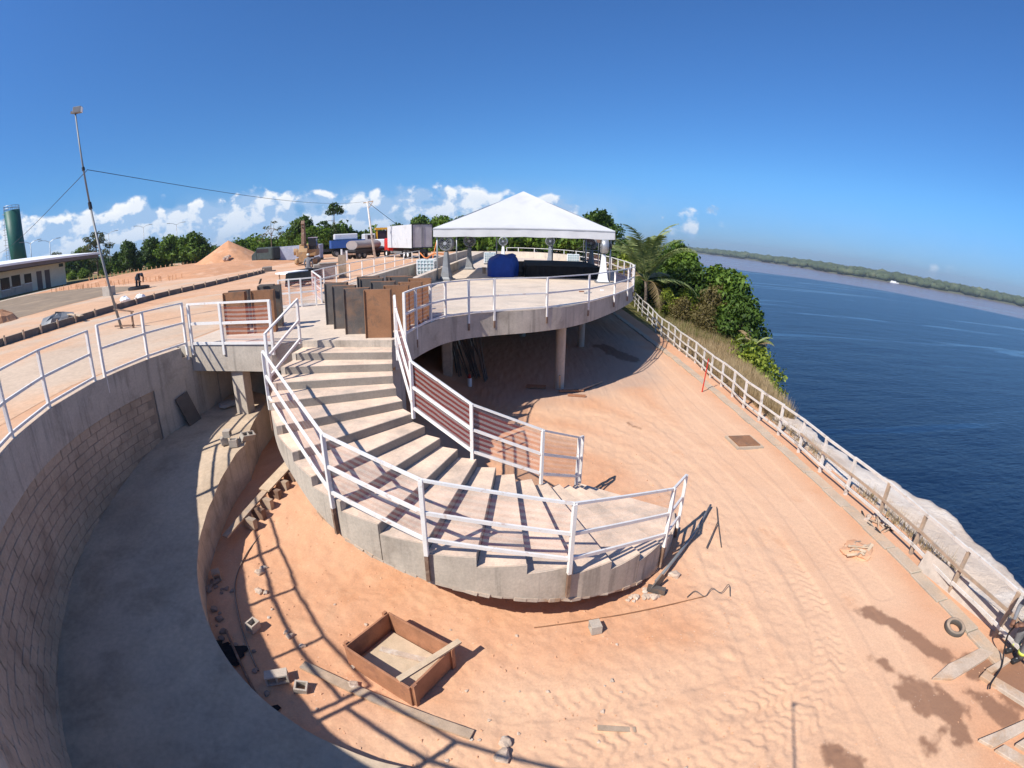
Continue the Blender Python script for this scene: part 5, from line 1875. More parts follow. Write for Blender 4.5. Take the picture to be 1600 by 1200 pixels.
LB = (B_ - A_).length
mb = MB()
mb.prism([on(0, 0, 0)[:2], on(LB, 0, 0)[:2], on(LB, -9, 0)[:2], on(0, -9, 0)[:2]], Z_DECK - .1, 7.3)
part('wall', mb, M['cream'], t)
part('plinth', MB().bar(on(0.2, .04, Z_DECK + .7), on(LB * .45, .04, Z_DECK + .7), .06, 1.4), M['conc_pale'], t)
mb = MB()
mb.prism([on(-22, 3.4, 0)[:2], on(LB + 6.5, 3.4, 0)[:2], on(LB + 6.5, -12, 0)[:2], on(-22, -12, 0)[:2]], [8.08, 7.82, 8.95, 9.2], [8.40, 8.14, 9.30, 9.55])
part('roof', mb, M['roof_white'], t)
part('soffit', MB().prism([on(-21, 3.2, 0)[:2], on(LB + 6, 3.2, 0)[:2], on(LB + 6, -11, 0)[:2], on(-21, -11, 0)[:2]], [7.45, 7.3, 7.3, 7.45], [8.07, 7.81, 8.9, 9.15]), M['soffit'], t)
for s, w_, z0, z1 in [(1.2, 1.9, 4.7, 6.4), (3.6, 1.9, 4.8, 6.5), (6.3, 1.6, 5.0, 6.4)]:
    f = part('window', MB().bar(on(s - w_ / 2, .03, (z0 + z1) / 2), on(s + w_ / 2, .03, (z0 + z1) / 2), .08, z1 - z0), M['glass_dark'], t)
    me = MB().bar(on(s - w_ / 2 - .08, .05, z0 - .06), on(s + w_ / 2 + .08, .05, z0 - .06), .14, .10).mesh('sill', M['roof_white'], False, t.location)
    link('sill', me, f)
for s in (9.0, 11.0):
    part('door', MB().bar(on(s - .6, .03, Z_DECK + 1.45), on(s + .6, .03, Z_DECK + 1.45), .08, 2.9), M['soffit'], t)
part('vent_window', MB().bar(on(LB - 1.6, .03, 6.9), on(LB - .5, .03, 6.9), .08, .55), M['glass_dark'], t)

# ---- green water tower
t = thing('water_tower', 'tall dark green cylindrical water tower with a ladder', 'water tower', (-130, 90, Z_DECK))
part('tank', MB().cyl((-129.6, 90.9, Z_DECK), (-130.6, 89.4, 23.9), 2.35, n=24), M['tower_green'], t, True)
mb = MB()
for k in range(12):
    a = k * math.pi / 6
    mb.cyl((-130.6 + 2.3 * math.cos(a), 89.4 + 2.3 * math.sin(a), 23.9), (-130.7 + 2.3 * math.cos(a), 89.3 + 2.3 * math.sin(a), 25.2), .06, n=5)
for z in (24.5, 25.2):
    mb.tube([(-130.65 + 2.3 * math.cos(k * math.pi / 12), 89.35 + 2.3 * math.sin(k * math.pi / 12), z) for k in range(25)], .06, 5)
part('top_rail', mb, M['steel'], t)
mb = MB()
for s in (-.35, .35):
    mb.cyl((-131.6 + s * .5, 87.7 + s, 5), (-131.6 + s * .5, 87.7 + s, 24.5), .06, n=5)
for k in range(28):
    mb.bar((-131.42 - .35, 87.35, 5.5 + k * .68), (-131.42, 88.05, 5.5 + k * .68), .06, .06)
    if k % 2 == 0:
        mb.tube([(-131.6 - .9 * math.sin(q), 87.7 - .9 * math.cos(q), 5.5 + k * .68) for q in np.linspace(-1.2, 1.6, 6)], .05, 4)
part('ladder', mb, M['steel'], t)


# ---- street lamps in the distance
def street_lamp(x, y, h, rz, label):
    t = thing('street_lamp', label, 'street lamp', (x, y, Z_DECK), R(rz), 'street lamps beyond the site building')
    part('pole', MB().cyl((0, 0, 0), (0, 0, h), .16, .09, 8), M['steel'], t, True, world=False)
    for s in (-1, 1):
        part('arm', MB().tube([(0, 0, h - .2), (s * 1.1, 0, h + .35), (s * 2.2, 0, h + .5)], .06, 5), M['steel'], t, world=False)
        part('lamp_head', MB().box((s * 2.6, 0, h + .52), (1.1, .4, .14)), M['grey_metal'], t, world=False)
    return t


for x, y, h, rz, lab in [(-120.5, 88, 10.6, 40, 'twin armed street lamp just right of the green water tower'), (-117.0, 92, 10.2, 40, 'twin armed street lamp, second from the green water tower'), (-120.0, 118, 11.2, 40, 'twin armed street lamp above the middle of the building roof'),
                         (-117.5, 132, 12.4, 40, 'twin armed street lamp left of the leaning light pole'), (-108, 138, 12.0, 40, 'twin armed street lamp right of the leaning light pole')]:
    street_lamp(x, y, h, rz, lab)

# ---- leaning floodlight pole by the road, utility pole and cables
top = Vector((-16.75, 14.6, 12.15))
bot = Vector((-14.54, 14.5, Z_DECK))
t = thing('floodlight_pole', 'tall thin leaning pole with a floodlight on top beside the road', 'light pole', bot)
part('pole', MB().cyl(bot, bot + (top - bot) * .55, .055, .045, 10).cyl(bot + (top - bot) * .55, top, .04, .032, 10), M['grey_metal'], t, True)
fl = part('floodlight', MB().box(top + Vector((.12, 0, .12)), (.36, .22, .26), R(25)), M['grey_metal'], t, bev=.02)
me = MB().box(top + Vector((.31, .07, .10)), (.02, .18, .2), R(25)).mesh('lens', M['roof_white'], False, t.location)
link('lens', me, fl)
part('bracket', MB().bar(top + Vector((-.26, 0, .1)), top + Vector((.1, 0, .02)), .10, .10), M['steel_dark'], t)
part('collar', MB().cyl(bot + (top - bot) * .54, bot + (top - bot) * .57, .075, n=10), M['black_metal'], t)
part('collar', MB().cyl(bot + (top - bot) * .72, bot + (top - bot) * .735, .065, n=10), M['black_metal'], t)
part('base_frame', MB().bar(bot + Vector((-.35, 0, .10)), bot + Vector((.7, 0, .10)), .06, .06).bar(bot + Vector((.65, 0, 0)), bot + Vector((.65, 0, .6)), .06, .06).bar(bot + Vector((-.3, 0, .75)), bot + Vector((.75, 0, .6)), .05, .05), M['rust_post'], t)
ut, ub = Vector((-18.0, 60, 10.75)), Vector((-17.12, 60, Z_DECK))
t = thing('utility_pole', 'pale wooden utility pole with a short crossarm', 'utility pole', ub)
part('pole', MB().cyl(ub, ut, .16, .11, 8), M['wood_white'], t, True)
part('crossarm', MB().bar(ut + Vector((-.5, 0, -.15)), ut + Vector((.75, 0, .02)), .10, .12).bar(ut + Vector((.75, 0, .0)), ut + Vector((.15, 0, -.9)), .07, .07), M['wood'], t)


def cable(p, q, sag, r=.02, n=24):
    p, q = Vector(p), Vector(q)
    return MB().tube([p + (q - p) * (i / n) - Vector((0, 0, sag * 4 * (i / n) * (1 - i / n))) for i in range(n + 1)], r, 5)


solo('power_cable', cable((-15.92, 14.56, 9.75), ut + Vector((-.4, 0, 0)), .85, .014), M['cable'], 'black cable sagging from the floodlight pole to the utility pole', 'cable', (-17, 35, 10))
solo('power_cable', cable((-15.92, 14.56, 9.72), (-70, 42.0, 9.9), 1.2, .014), M['cable'], 'black cable running from the floodlight pole towards the building', 'cable', (-40, 30, 10))
solo('stay_wire', cable(ut + Vector((.2, 0, -.2)), (-12.5, 70, 5.0), .1, .03, 8), M['cable'], 'slanting stay wire of the utility pole', 'wire', (-15, 65, 8))


# ---- vehicles
def wheel(parent, x, y, r, w_=.28, rim='grey_metal'):
    o = part('wheel', MB().lathe([(r * .55, -w_ / 2), (r * .95, -w_ / 2), (r, -w_ / 2 + .05), (r, w_ / 2 - .05), (r * .95, w_ / 2), (r * .55, w_ / 2), (r * .55, -w_ / 2)], 18, (x, y, r), 'Y'), M['black_metal'], parent, True, world=False)
    me = MB().cyl((x, y - w_ * .42, r), (x, y + w_ * .42, r), r * .56, n=14).mesh('rim', M[rim])
    link('rim', me, o)


def box_truck():
    # x axis = driving direction, rear at x=0
    t = thing('box_truck', 'white box truck standing with its grey rear doors towards the deck', 'truck', (-10.6, 57.2, Z_DECK), R(124))
    part('cargo_box', MB().box((4.2, 0, 2.65), (8.4, 2.55, 2.75)), M['truck_white'], t, world=False)
    for s in (-1, 1):
        d_ = part('rear_door', MB().box((-.03, s * .64, 2.62), (.06, 1.20, 2.55)), M['truck_door'], t, world=False)
        me = MB().cyl((-.09, s * .12, 1.4), (-.09, s * .12, 3.85), .025, n=6).mesh('lock_bar', M['grey_metal'])
        link('lock_bar', me, d_)
    fr = MB()
    for (c, s_) in [((-.05, -1.27, 2.65), (.12, .10, 2.8)), ((-.05, 1.27, 2.65), (.12, .10, 2.8)), ((-.05, 0, 4.03), (.12, 2.6, .10)), ((-.05, 0, 1.28), (.12, 2.6, .10))]:
        fr.box(c, s_)
    part('door_frame', fr, M['black_metal'], t, world=False)
    part('chassis', MB().box((4.5, 0, .95), (9.2, .9, .35)).box((.15, 0, .75), (.15, 2.3, .2)), M['black_metal'], t, world=False)
    for x in (1.6, 2.8, 9.2):
        for s in (-1, 1):
            wheel(t, x, s * 1.05, .50, .32, 'roof_white')
    part('cab', MB().box((9.4, 0, 1.65), (1.5, 2.3, 1.7)), M['red'], t, world=False, bev=.12)
    part('windscreen', MB().box((10.17, 0, 2.0), (.04, 1.9, .6)), M['glass_dark'], t, world=False)
    part('side_guard', MB().bar((3.6, 1.15, .7), (7.6, 1.15, .7), .05, .3).bar((3.6, -1.15, .7), (7.6, -1.15, .7), .05, .3), M['grey_metal'], t, world=False)


box_truck()


def tank_truck():
    t = thing('tank_truck', 'dusty dark tank truck with a rounded grey tank', 'truck', (-20.6, 61.0, Z_DECK), R(64), None, .82)
    mb = MB()
    prof = []
    for k in range(32):
        a = 2 * math.pi * k / 32
        prof.append((1.22 * math.cos(a), .72 * math.sin(a) + 2.15))
    n = len(prof)
    mb.v += [(0.2, y, z) for y, z in prof] + [(5.8, y, z) for y, z in prof]
    mb.f += [(i, (i + 1) % n, (i + 1) % n + n, i + n) for i in range(n)] + [tuple(range(n - 1, -1, -1)), tuple(range(n, 2 * n))]
    part('tank', mb, M['tank_grey'], t, False, world=False)
    part('bed', MB().box((3.2, 0, 1.3), (6.8, 2.4, .35)), M['black_metal'], t, world=False)
    part('mudguard', MB().box((1.2, 0, 1.0), (2.4, 2.45, .2)), M['black_metal'], t, world=False)
    part('chassis', MB().box((4, 0, .9), (8, .9, .4)), M['black_metal'], t, world=False)
    for x in (.7, 1.9, 7.4):
        for s in (-1, 1):
            wheel(t, x, s * 1.0, .52, .4)
    part('cab', MB().box((7.6, 0, 1.95), (1.7, 2.3, 2.0)), M['truck_white'], t, world=False, bev=.12)
    part('side_window', MB().box((7.7, 0, 2.4), (1.0, 2.34, .6)), M['glass_dark'], t, world=False)
    part('bumper', MB().box((-.1, 0, .8), (.12, 2.3, .25)), M['rust_post'], t, world=False)


tank_truck()
t = thing('tipper_truck', 'truck with a blue body and white cab half hidden behind the tank truck', 'truck', (-25.4, 73.5, Z_DECK), R(28))
part('tipper_body', MB().prism([(-2.6, -1.25), (2.6, -1.25), (2.6, 1.25), (-2.6, 1.25)], 1.3, 2.5), M['blue'], t, world=False)
part('cab', MB().box((3.4, 0, 2.3), (1.8, 2.3, 2.0)).box((-.2, .3, 3.0), (3.6, 1.6, .9)), M['truck_white'], t, world=False, bev=.12)
part('side_window', MB().box((3.5, 0, 2.8), (1.0, 2.34, .6)), M['glass_dark'], t, world=False)
part('chassis', MB().box((0, 0, 1.05), (8, .9, .4)), M['black_metal'], t, world=False)
for x in (-1.8, -.7, 3.2):
    for s in (-1, 1):
        wheel(t, x, s * 1.0, .5)
t = thing('loader', 'yellow loader cab showing behind the tank truck', 'loader', (-20.2, 75, Z_DECK), R(20))
part('body', MB().box((0, 0, 1.4), (4.0, 1.8, 1.3)), M['yellow'], t, world=False, bev=.1)
cb = MB()
for dx in (-.8, .8):
    for dy in (-.75, .75):
        cb.box((dx, dy, 3.0), (.14, .14, 2.0))
cb.box((0, 0, 4.0), (2.1, 1.9, .3))
part('cab', cb, M['yellow'], t, world=False)
part('glass', MB().box((0, 0, 2.9), (1.5, 1.4, 1.6)), M['glass_dark'], t, world=False)
for x in (-1.4, 1.4):
    for s in (-1, 1):
        wheel(t, x, s * .95, .7, .5)
# van and covered container
t = thing('delivery_van', 'dusty dark green van parked left of the excavator', 'van', (-33.6, 62.8, Z_DECK), R(160))
part('body', MB().prism([(-2.2, -1), (1.2, -1), (1.2, 1), (-2.2, 1)], .45, 2.2), M['dark_tarp'], t, world=False, bev=.15)
part('hood', MB().prism([(1.2, -.95), (2.4, -.85), (2.4, .85), (1.2, .95)], [.45, .45, .45, .45], [1.9, 1.2, 1.2, 1.9]), M['dark_tarp'], t, world=False, bev=.06)
part('side_window', MB().box((-.2, 0, 1.75), (2.4, 2.04, .5)), M['glass_dark'], t, world=False)
part('windscreen', MB().bar((1.28, 0, 1.95), (1.75, 0, 1.55), 1.5, .05), M['glass_dark'], t, world=False)
for x in (-1.4, 1.6):
    for s in (-1, 1):
        wheel(t, x, s * .85, .36, .24)
t = thing('covered_load', 'long load covered with a pale blue sheet behind the van', 'covered load', (-29.2, 64.0, Z_DECK), R(8))
part('sheet', wob(MB().prism([(-3.2, -1.2), (3.2, -1.2), (3.2, 1.2), (-3.2, 1.2)], .2, 2.1), .08, 5), mat('pale_blue_sheet', (0.36, 0.40, 0.50), 0.7, 0.15, 1.0, (0.55, .56, .60), .8, bump=.3, bscale=4), t, world=False)
part('bed', MB().box((0, 0, .15), (6.4, 2.2, .25)), M['black_metal'], t, world=False)


def excavator():
    t = thing('excavator', 'dusty yellow excavator with its arm folded upright', 'excavator', (-22.9, 52.5, Z_DECK), R(-75), None, .92)
    for s in (-1, 1):
        o = part('track', MB().prism([(-1.9, s * 1.1 - .28), (1.9, s * 1.1 - .28), (1.9, s * 1.1 + .28), (-1.9, s * 1.1 + .28)], .08, .85), M['ochre'], t, world=False, bev=.2)
        for k in range(5):
            me = MB().cyl((-1.4 + k * .7, s * 1.1 - .31, .42), (-1.4 + k * .7, s * 1.1 + .31, .42), .22, n=10).mesh('roller', M['steel_dark'])
            link('roller', me, o)
    part('turntable', MB().cyl((0, 0, .8), (0, 0, 1.05), .8, n=16), M['steel_dark'], t, True, world=False)
    part('house', MB().prism([(-1.9, -1.25), (1.3, -1.25), (1.3, 1.25), (-1.9, 1.25)], 1.02, 1.9), M['ochre'], t, world=False, bev=.1)
    part('engine_cover', MB().box((-1.3, 0, 2.2), (1.2, 2.3, .6)), M['ochre'], t, world=False, bev=.1)
    part('cab', MB().box((.55, .78, 2.45), (1.4, .9, 1.45)), M['black_metal'], t, world=False, bev=.08)
    part('cab_roof', MB().box((.55, .78, 3.22), (1.5, 1.0, .12)), M['roof_white'], t, world=False)
    part('cab_window', MB().box((.6, .78, 2.65), (1.42, .94, .85)), M['glass_dark'], t, world=False)
    part('boom', MB().bar((1.1, -.15, 1.7), (2.0, -.15, 4.9), .42, .5, up=(1, 0, 0)), M['rust_post'], t, world=False)
    part('stick', MB().bar((2.05, -.15, 4.95), (2.5, -.15, 2.4), .34, .36, up=(1, 0, 0)).bar((1.8, -.15, 5.1), (2.2, -.15, 4.7), .4, .5), M['rust_post'], t, world=False)
    part('ram', MB().cyl((1.35, -.15, 1.6), (2.1, -.15, 3.6), .1, n=8).cyl((1.7, -.15, 3.8), (2.5, -.15, 4.6), .08, n=8), M['steel_dark'], t, world=False)
    part('bucket', MB().prism([(2.1, -.65), (3.0, -.65), (3.0, .35), (2.1, .35)], [.9, .4, .4, .9], [2.3, 1.6, 1.6, 2.3]), M['ochre'], t, world=False)
    part('counterweight', MB().box((-1.95, 0, 1.6), (.5, 2.3, 1.0)), M['ochre'], t, world=False, bev=.15)
    part('fuel_drum', MB().cyl((-.4, -1.75, 1.6), (-.4, -1.3, 1.6), .42, n=14), M['ochre'], t, world=False)


excavator()
for k, (x, y) in enumerate([(-20.6, 57.5), (-20.1, 57.9)]):
    solo('white_post', MB().cyl((0, 0, 0), (0, 0, 1.4 - k * .2), .14, .12, 8), M['white_plastic'], ['short white post right of the excavator, the left one', 'short white post right of the excavator, the right one'][k], 'post', (x, y, Z_DECK), world=False, group='white posts by the excavator')
# orange strap and ladder like strut near the box truck
solo('orange_strut', MB().bar((-8.6, 52, Z_DECK), (-8.35, 53.6, Z_DECK + 2.0), .08, .08), M['orange_rope'], 'leaning orange strut behind the left marquee pole', 'strut', (-8.6, 52, Z_DECK))
solo('orange_rope', MB().tube(spline([(-9.5, 50, Z_DECK + .9), (-8.7, 49, Z_DECK + .4), (-7.8, 48, Z_DECK + .85), (-6.8, 48.5, Z_DECK + .8)], 6), .07, 5), M['orange_rope'], 'slack orange strap by the low walls', 'strap', (-8.7, 49, Z_DECK))
# tarp covered bench by the road
t = thing('covered_table', 'makeshift table under a white sheet and a dark hanging tarpaulin', 'table', (-12.4, 27.0, Z_DECK), R(62), None, .74)
part('white_sheet', wob(MB().box((-.5, 0, 1.12), (2.4, 1.5, .10)), .06, 3), M['roof_white'], t, world=False)
mb = MB()
P = np.zeros((22, 6, 3))
for i in range(22):
    u = i / 21
    for j in range(6):
        v = j / 5
        P[i, j] = (-1.9 + 3.6 * u + .05 * math.sin(i * 2.0) - .25 * v * (u < .2), -.85 - .12 * v - .09 * math.sin(i * 1.7) * v, 1.14 - v * (.95 + .12 * math.sin(i * .9)))
mb.grid(P)
part('tarpaulin', mb, M['dark_tarp'], t, True, world=False)
part('tarpaulin_top', wob(MB().box((1.0, 0, 1.15), (1.3, 1.6, .16)), .07, 6), M['black'], t, world=False)
for x in (-1.5, 1.4):
    for y in (-.6, .6):
        part('leg', MB().box((x, y, .55), (.08, .08, 1.1)), M['wood'], t, world=False)
solo('formwork_crate', MB().box((0, 0, .5), (1.5, 1.2, 1.0)).box((.2, -.3, 1.05), (1.2, .7, .1)), M['sack'], 'brownish crate behind the worker at the covered table', 'crate', (-12.4, 31.0, Z_DECK), rz=R(30), world=False, bev=.03)
solo('wood_panel', MB().box((0, 0, .75), (.55, .12, 1.5)), M['wood'], 'upright brown panel right of the worker at the covered table', 'panel', (-11.6, 32.4, Z_DECK), rz=R(20), world=False)


# ================================================================== PEOPLE
def skin_body(name, joints, bones, mat_, parent, sub=2):
    me = bpy.data.meshes.new(name)
    keys = list(joints)
    me.from_pydata([joints[k][0] for k in keys], [(keys.index(a), keys.index(b)) for a, b in bones], [])
    o = bpy.data.objects.new(name, me)
    COL.objects.link(o)
    md = o.modifiers.new('skin', 'SKIN')
    md.use_smooth_shade = True
    md.branch_smoothing = .3
    for i, k in enumerate(keys):
        sv = me.skin_vertices[0].data[i]
        rr = joints[k][1]
        sv.radius = rr if isinstance(rr, tuple) else (rr, rr)
        sv.use_root = (i == 0)
    s2 = o.modifiers.new('sub', 'SUBSURF')
    s2.levels = s2.render_levels = sub
    dg = bpy.context.evaluated_depsgraph_get()
    m2 = bpy.data.meshes.new_from_object(o.evaluated_get(dg))
    bpy.data.objects.remove(o)
    m2.materials.clear()
    m2.materials.append(mat_)
    return link(name, m2, parent)


def head_parts(t, head, up, helmet, face_dir, r=.105):
    """head with nose, ears and helmet; joints already carry the neck"""
    h = Vector(head)
    f = Vector(face_dir).normalized()
    u = Vector(up).normalized()
    s = f.cross(u).normalized()
    M3 = Matrix((f, s, u)).transposed()
    bm = bmesh.new()
    bmesh.ops.create_icosphere(bm, subdivisions=3, radius=1)
    for v in bm.verts:
        q = v.co.copy()
        x, y, z = q.x * r * .98, q.y * r * .78, q.z * r * 1.18
        if q.z < -.2:
            x *= 1 - .18 * (-q.z)
            y *= 1 - .28 * (-q.z)
        if q.x > .85 and abs(q.y) < .25 and -.35 < q.z < .2:
            x += .022
        if abs(q.y) > .93 and abs(q.z) < .3:
            y *= 1.14
        v.co = h + M3 @ Vector((x, y, z))
    me = bpy.data.meshes.new('head')
    bm.to_mesh(me)
    bm.free()
    me.materials.append(M['skin'])
    me.polygons.foreach_set('use_smooth', [True] * len(me.polygons))
    link('head', me, t)
    for k in (-1, 1):
        link('eye', MB().box(h + M3 @ Vector((r * .86, k * r * .33, r * .10)), (.02, .022, .012)).mesh('eye', M['black_metal']), t)
    link('mouth', MB().box(h + M3 @ Vector((r * .82, 0, -r * .52)), (.02, .04, .008)).mesh('mouth', M['black_metal']), t)
    mb = MB()
    n = 16
    for k, (rr, zz) in enumerate([(1.30, .22), (1.10, .26), (1.08, .6), (.92, 1.05), (.55, 1.32), (.05, 1.42)]):
        for i in range(n):
            a = 2 * math.pi * i / n
            ex = 1.0 + (.12 if k == 0 and math.cos(a) > .3 else 0)
            mb.v.append(tuple(h + M3 @ Vector((rr * r * 1.02 * ex * math.cos(a), rr * r * .86 * math.sin(a), zz * r))))
    for k in range(5):
        for i in range(n):
            mb.f.append((k * n + i, k * n + (i + 1) % n, k * n + n + (i + 1) % n, k * n + n + i))
    me = mb.mesh('helmet', M[helmet], True)
    link('helmet', me, t)


def hand(t, wrist, tip, side, m='skin', L=.17):
    """palm with four unequal fingers and a thumb, slightly curled"""
    w, d = Vector(wrist), (Vector(tip) - Vector(wrist)).normalized()
    s = Vector(side).normalized()
    s = (s - d * s.dot(d)).normalized()
    u = d.cross(s)
    mb = MB()
    mb.bar(w - d * .01, w + d * .09, .085, .032, up=u)
    for k, ln in enumerate((.070, .082, .076, .058)):
        a = w + d * .085 + s * (-.032 + .0215 * k)
        b = a + d * ln * .55 - u * .012
        c = b + d * ln * .35 - u * .03
        mb.tube([a, b, c], [.011, .010, .008], 6)
    a = w + d * .03 - s * .04
    mb.tube([a, a + d * .035 - s * .03 - u * .01, a + d * .07 - s * .035 - u * .025], [.013, .012, .009], 6)
    me = mb.mesh('hand', M[m], True)
    return link('hand', me, t)


def person(label, J, cloth_top, cloth_leg, helmet, face, loc, rz, up=(0, 0, 1), strips=True):
    t = thing('person', label, 'person', loc, R(rz))
    r = {'hip': (.15, .12), 'belly': (.155, .12), 'chest': (.175, .125), 'neck': .06, 'head': .07}
    bones = [('hip', 'belly'), ('belly', 'chest'), ('chest', 'neck'), ('neck', 'head')]
    JJ = {k: (J[k], r[k]) for k in ('hip', 'belly', 'chest', 'neck', 'head')}
    for s in ('l', 'r'):
        for nm, rr in (('sh', .08), ('el', .052), ('wr', .037)):
            JJ[nm + s] = (J[nm + s], rr)
        for nm, rr in (('th', .105), ('kn', .072), ('an', .055), ('toe', (.05, .035))):
            JJ[nm + s] = (J[nm + s], rr)
        bones += [('chest', 'sh' + s), ('sh' + s, 'el' + s), ('el' + s, 'wr' + s), ('hip', 'th' + s), ('th' + s, 'kn' + s), ('kn' + s, 'an' + s), ('an' + s, 'toe' + s)]
    skin_body('body', JJ, bones, M[cloth_top], t)
    # trousers follow the legs
    for s in ('l', 'r'):
        a, b, c = (Vector(J[k + s]) for k in ('th', 'kn', 'an'))
        link('trouser_leg', MB().tube([a + Vector((0, 0, .04)), a + (b - a) * .5, b, b + (c - b) * .5, c + Vector((0, 0, .02))], [.125, .11, .095, .085, .085], 12).mesh('trouser_leg', M[cloth_leg], True), t)
        q, w = Vector(J['an' + s]), Vector(J['toe' + s])
        link('boot', bevel(MB().bar(q - (w - q) * .35 + Vector((0, 0, -.02)), w + (w - q) * .25 + Vector((0, 0, 0)), .10, .10).mesh('boot', M['black_metal']), .02), t)
        e = Vector(J['el' + s])
        wv = Vector(J['wr' + s])
        side = (Vector((0, 1, 0)) if s == 'l' else Vector((0, -1, 0)))
        hand(t, wv, wv + (wv - e), side)
        if strips:
            link('reflective_band', MB().cyl(b + (c - b) * .55, b + (c - b) * .70, .098, n=12).mesh('reflective_band', M['hivis'], True), t)
    if strips:
        b, c = Vector(J['belly']), Vector(J['chest'])
        link('reflective_band', MB().cyl(b + (c - b) * .30, b + (c - b) * .50, .185, n=14).mesh('reflective_band', M['hivis'], True), t)
    head_parts(t, J['head'], up, helmet, face)
    return t


STAND = dict(hip=(0, 0, .95), belly=(0, 0, 1.12), chest=(.02, 0, 1.36), neck=(.03, 0, 1.52), head=(.05, 0, 1.64), shl=(.01, .20, 1.42), ell=(.04, .27, 1.14), wrl=(.20, .24, .95), shr=(.01, -.20, 1.42), elr=(.04, -.27, 1.14), wrr=(.22, -.22, .97),
             thl=(0, .10, .88), knl=(.03, .12, .48), anl=(-.02, .13, .08), toel=(.14, .14, .05), thr=(0, -.10, .88), knr=(.02, -.12, .48), anr=(-.05, -.13, .08), toer=(.11, -.14, .05))
HOLD = dict(STAND, ell=(.12, .26, 1.16), wrl=(.36, .12, 1.08), elr=(.10, -.27, 1.14), wrr=(.34, -.12, .96))
BEND = dict(STAND, belly=(.16, 0, 1.06), chest=(.42, 0, 1.10), neck=(.56, 0, 1.06), head=(.66, 0, 1.0), shl=(.44, .20, 1.10), ell=(.50, .24, .82), wrl=(.62, .16, .60), shr=(.44, -.20, 1.10), elr=(.50, -.24, .82), wrr=(.64, -.14, .58))
person('worker in grey clothes and pale helmet standing by the covered table', STAND, 'cloth_grey', 'cloth_grey', 'helmet', (1, 0, 0), (-12.9, 29.6, Z_DECK), 100, strips=False)
person('worker in dark clothes bending down beside the dark ring on the far pavement', BEND, 'cloth_dark', 'cloth_dark', 'cloth_dark', (.5, 0, -.8), (-31.0, 33.6, Z_DECK), -20, up=(.8, 0, .5), strips=False).scale = (1.12, 1.12, 1.12)
LEAN = dict(HOLD, belly=(.10, 0, 1.10), chest=(.28, 0, 1.30), neck=(.38, 0, 1.43), head=(.46, 0, 1.52), shl=(.27, .20, 1.35), ell=(.36, .26, 1.08), wrl=(.56, .12, .98), shr=(.27, -.20, 1.35), elr=(.36, -.27, 1.06), wrr=(.54, -.12, .88))
w3 = person('worker in grey with yellow reflective bands holding a hose at the right edge', LEAN, 'cloth_grey', 'cloth_grey', 'cloth_dark', (1, 0, -.4), (9.16, 3.38, .0), 172, up=(.35, 0, .9))
solo('water_hose', MB().tube(spline([(8.56, 3.44, .98), (8.62, 3.52, .6), (8.75, 3.45, .2), (8.55, 3.25, .08), (8.05, 3.05, .07), (7.9, 2.95, .07)], 6), .018, 6), M['cable'], 'black water hose running from the worker hands to the mud', 'hose', (8.6, 3.2, 0))
# camera on a leaning pole (its shadow falls across the dirt)
cp = Vector((0.0, -.035, 6.1))
t = thing('camera_pole', 'thin leaning camera pole standing behind the railing', 'pole', (.83, -.61, Z_DECK))
part('pole_tube', MB().cyl(cp + Vector((0, -.03, -.06)), (.83, -.61, Z_DECK), .014, .02, 8), M['black_metal'], t)
part('camera_body', MB().box(cp + Vector((0, -.035, 0)), (.072, .034, .052)), M['black_metal'], t)
# ================================================================== VEGETATION
def leaves_mesh(name, clumps, dens, size, m, seed, hang=0.25):
    """clumps: (centre, (rx, ry, rz)); small folded leaf faces spread through each clump, denser near its skin"""
    rs = np.random.default_rng(seed)
    V = []
    for c, r in clumps:
        r = np.array(r, float)
        n = int(dens * (r[0] * r[1] + r[1] * r[2] + r[0] * r[2]) / 3 * 4)
        d = rs.normal(size=(n, 3))
        d /= np.linalg.norm(d, axis=1)[:, None]
        lump = 1 + .22 * np.sin(d[:, 0] * 5 + seed) * np.sin(d[:, 1] * 6 + 1) + .15 * np.sin(d[:, 2] * 8 + d[:, 0] * 4)
        rad = (0.45 + 0.55 * rs.random(n) ** .5) * lump
        p = np.array(c) + d * rad[:, None] * r
        nrm = d * .8 + rs.normal(size=(n, 3)) * .65 + np.array([0, 0, .35])
        nrm /= np.linalg.norm(nrm, axis=1)[:, None]
        t = np.cross(nrm, rs.normal(size=(n, 3)))
        t /= np.linalg.norm(t, axis=1)[:, None] + 1e-9
        b = np.cross(nrm, t)
        s = size * (0.55 + .9 * rs.random(n))[:, None]
        fold = nrm * s * .22
        V.append(np.stack([p - t * s * .6, p + b * s * .34 + fold, p + t * s * .6 - np.array([0, 0, 1]) * s * hang, p - b * s * .34 + fold], 1))
    V = np.concatenate(V)
    n = len(V)
    me = bpy.data.meshes.new(name)
    me.vertices.add(n * 4)
    me.vertices.foreach_set('co', V.reshape(-1).astype(np.float32))
    me.loops.add(n * 4)
    me.loops.foreach_set('vertex_index', np.arange(n * 4, dtype=np.int32))
    me.polygons.add(n)
    me.polygons.foreach_set('loop_start', np.arange(0, n * 4, 4, dtype=np.int32))
    me.update(calc_edges=True)
    me.validate()
    me.materials.append(M[m])
    return me


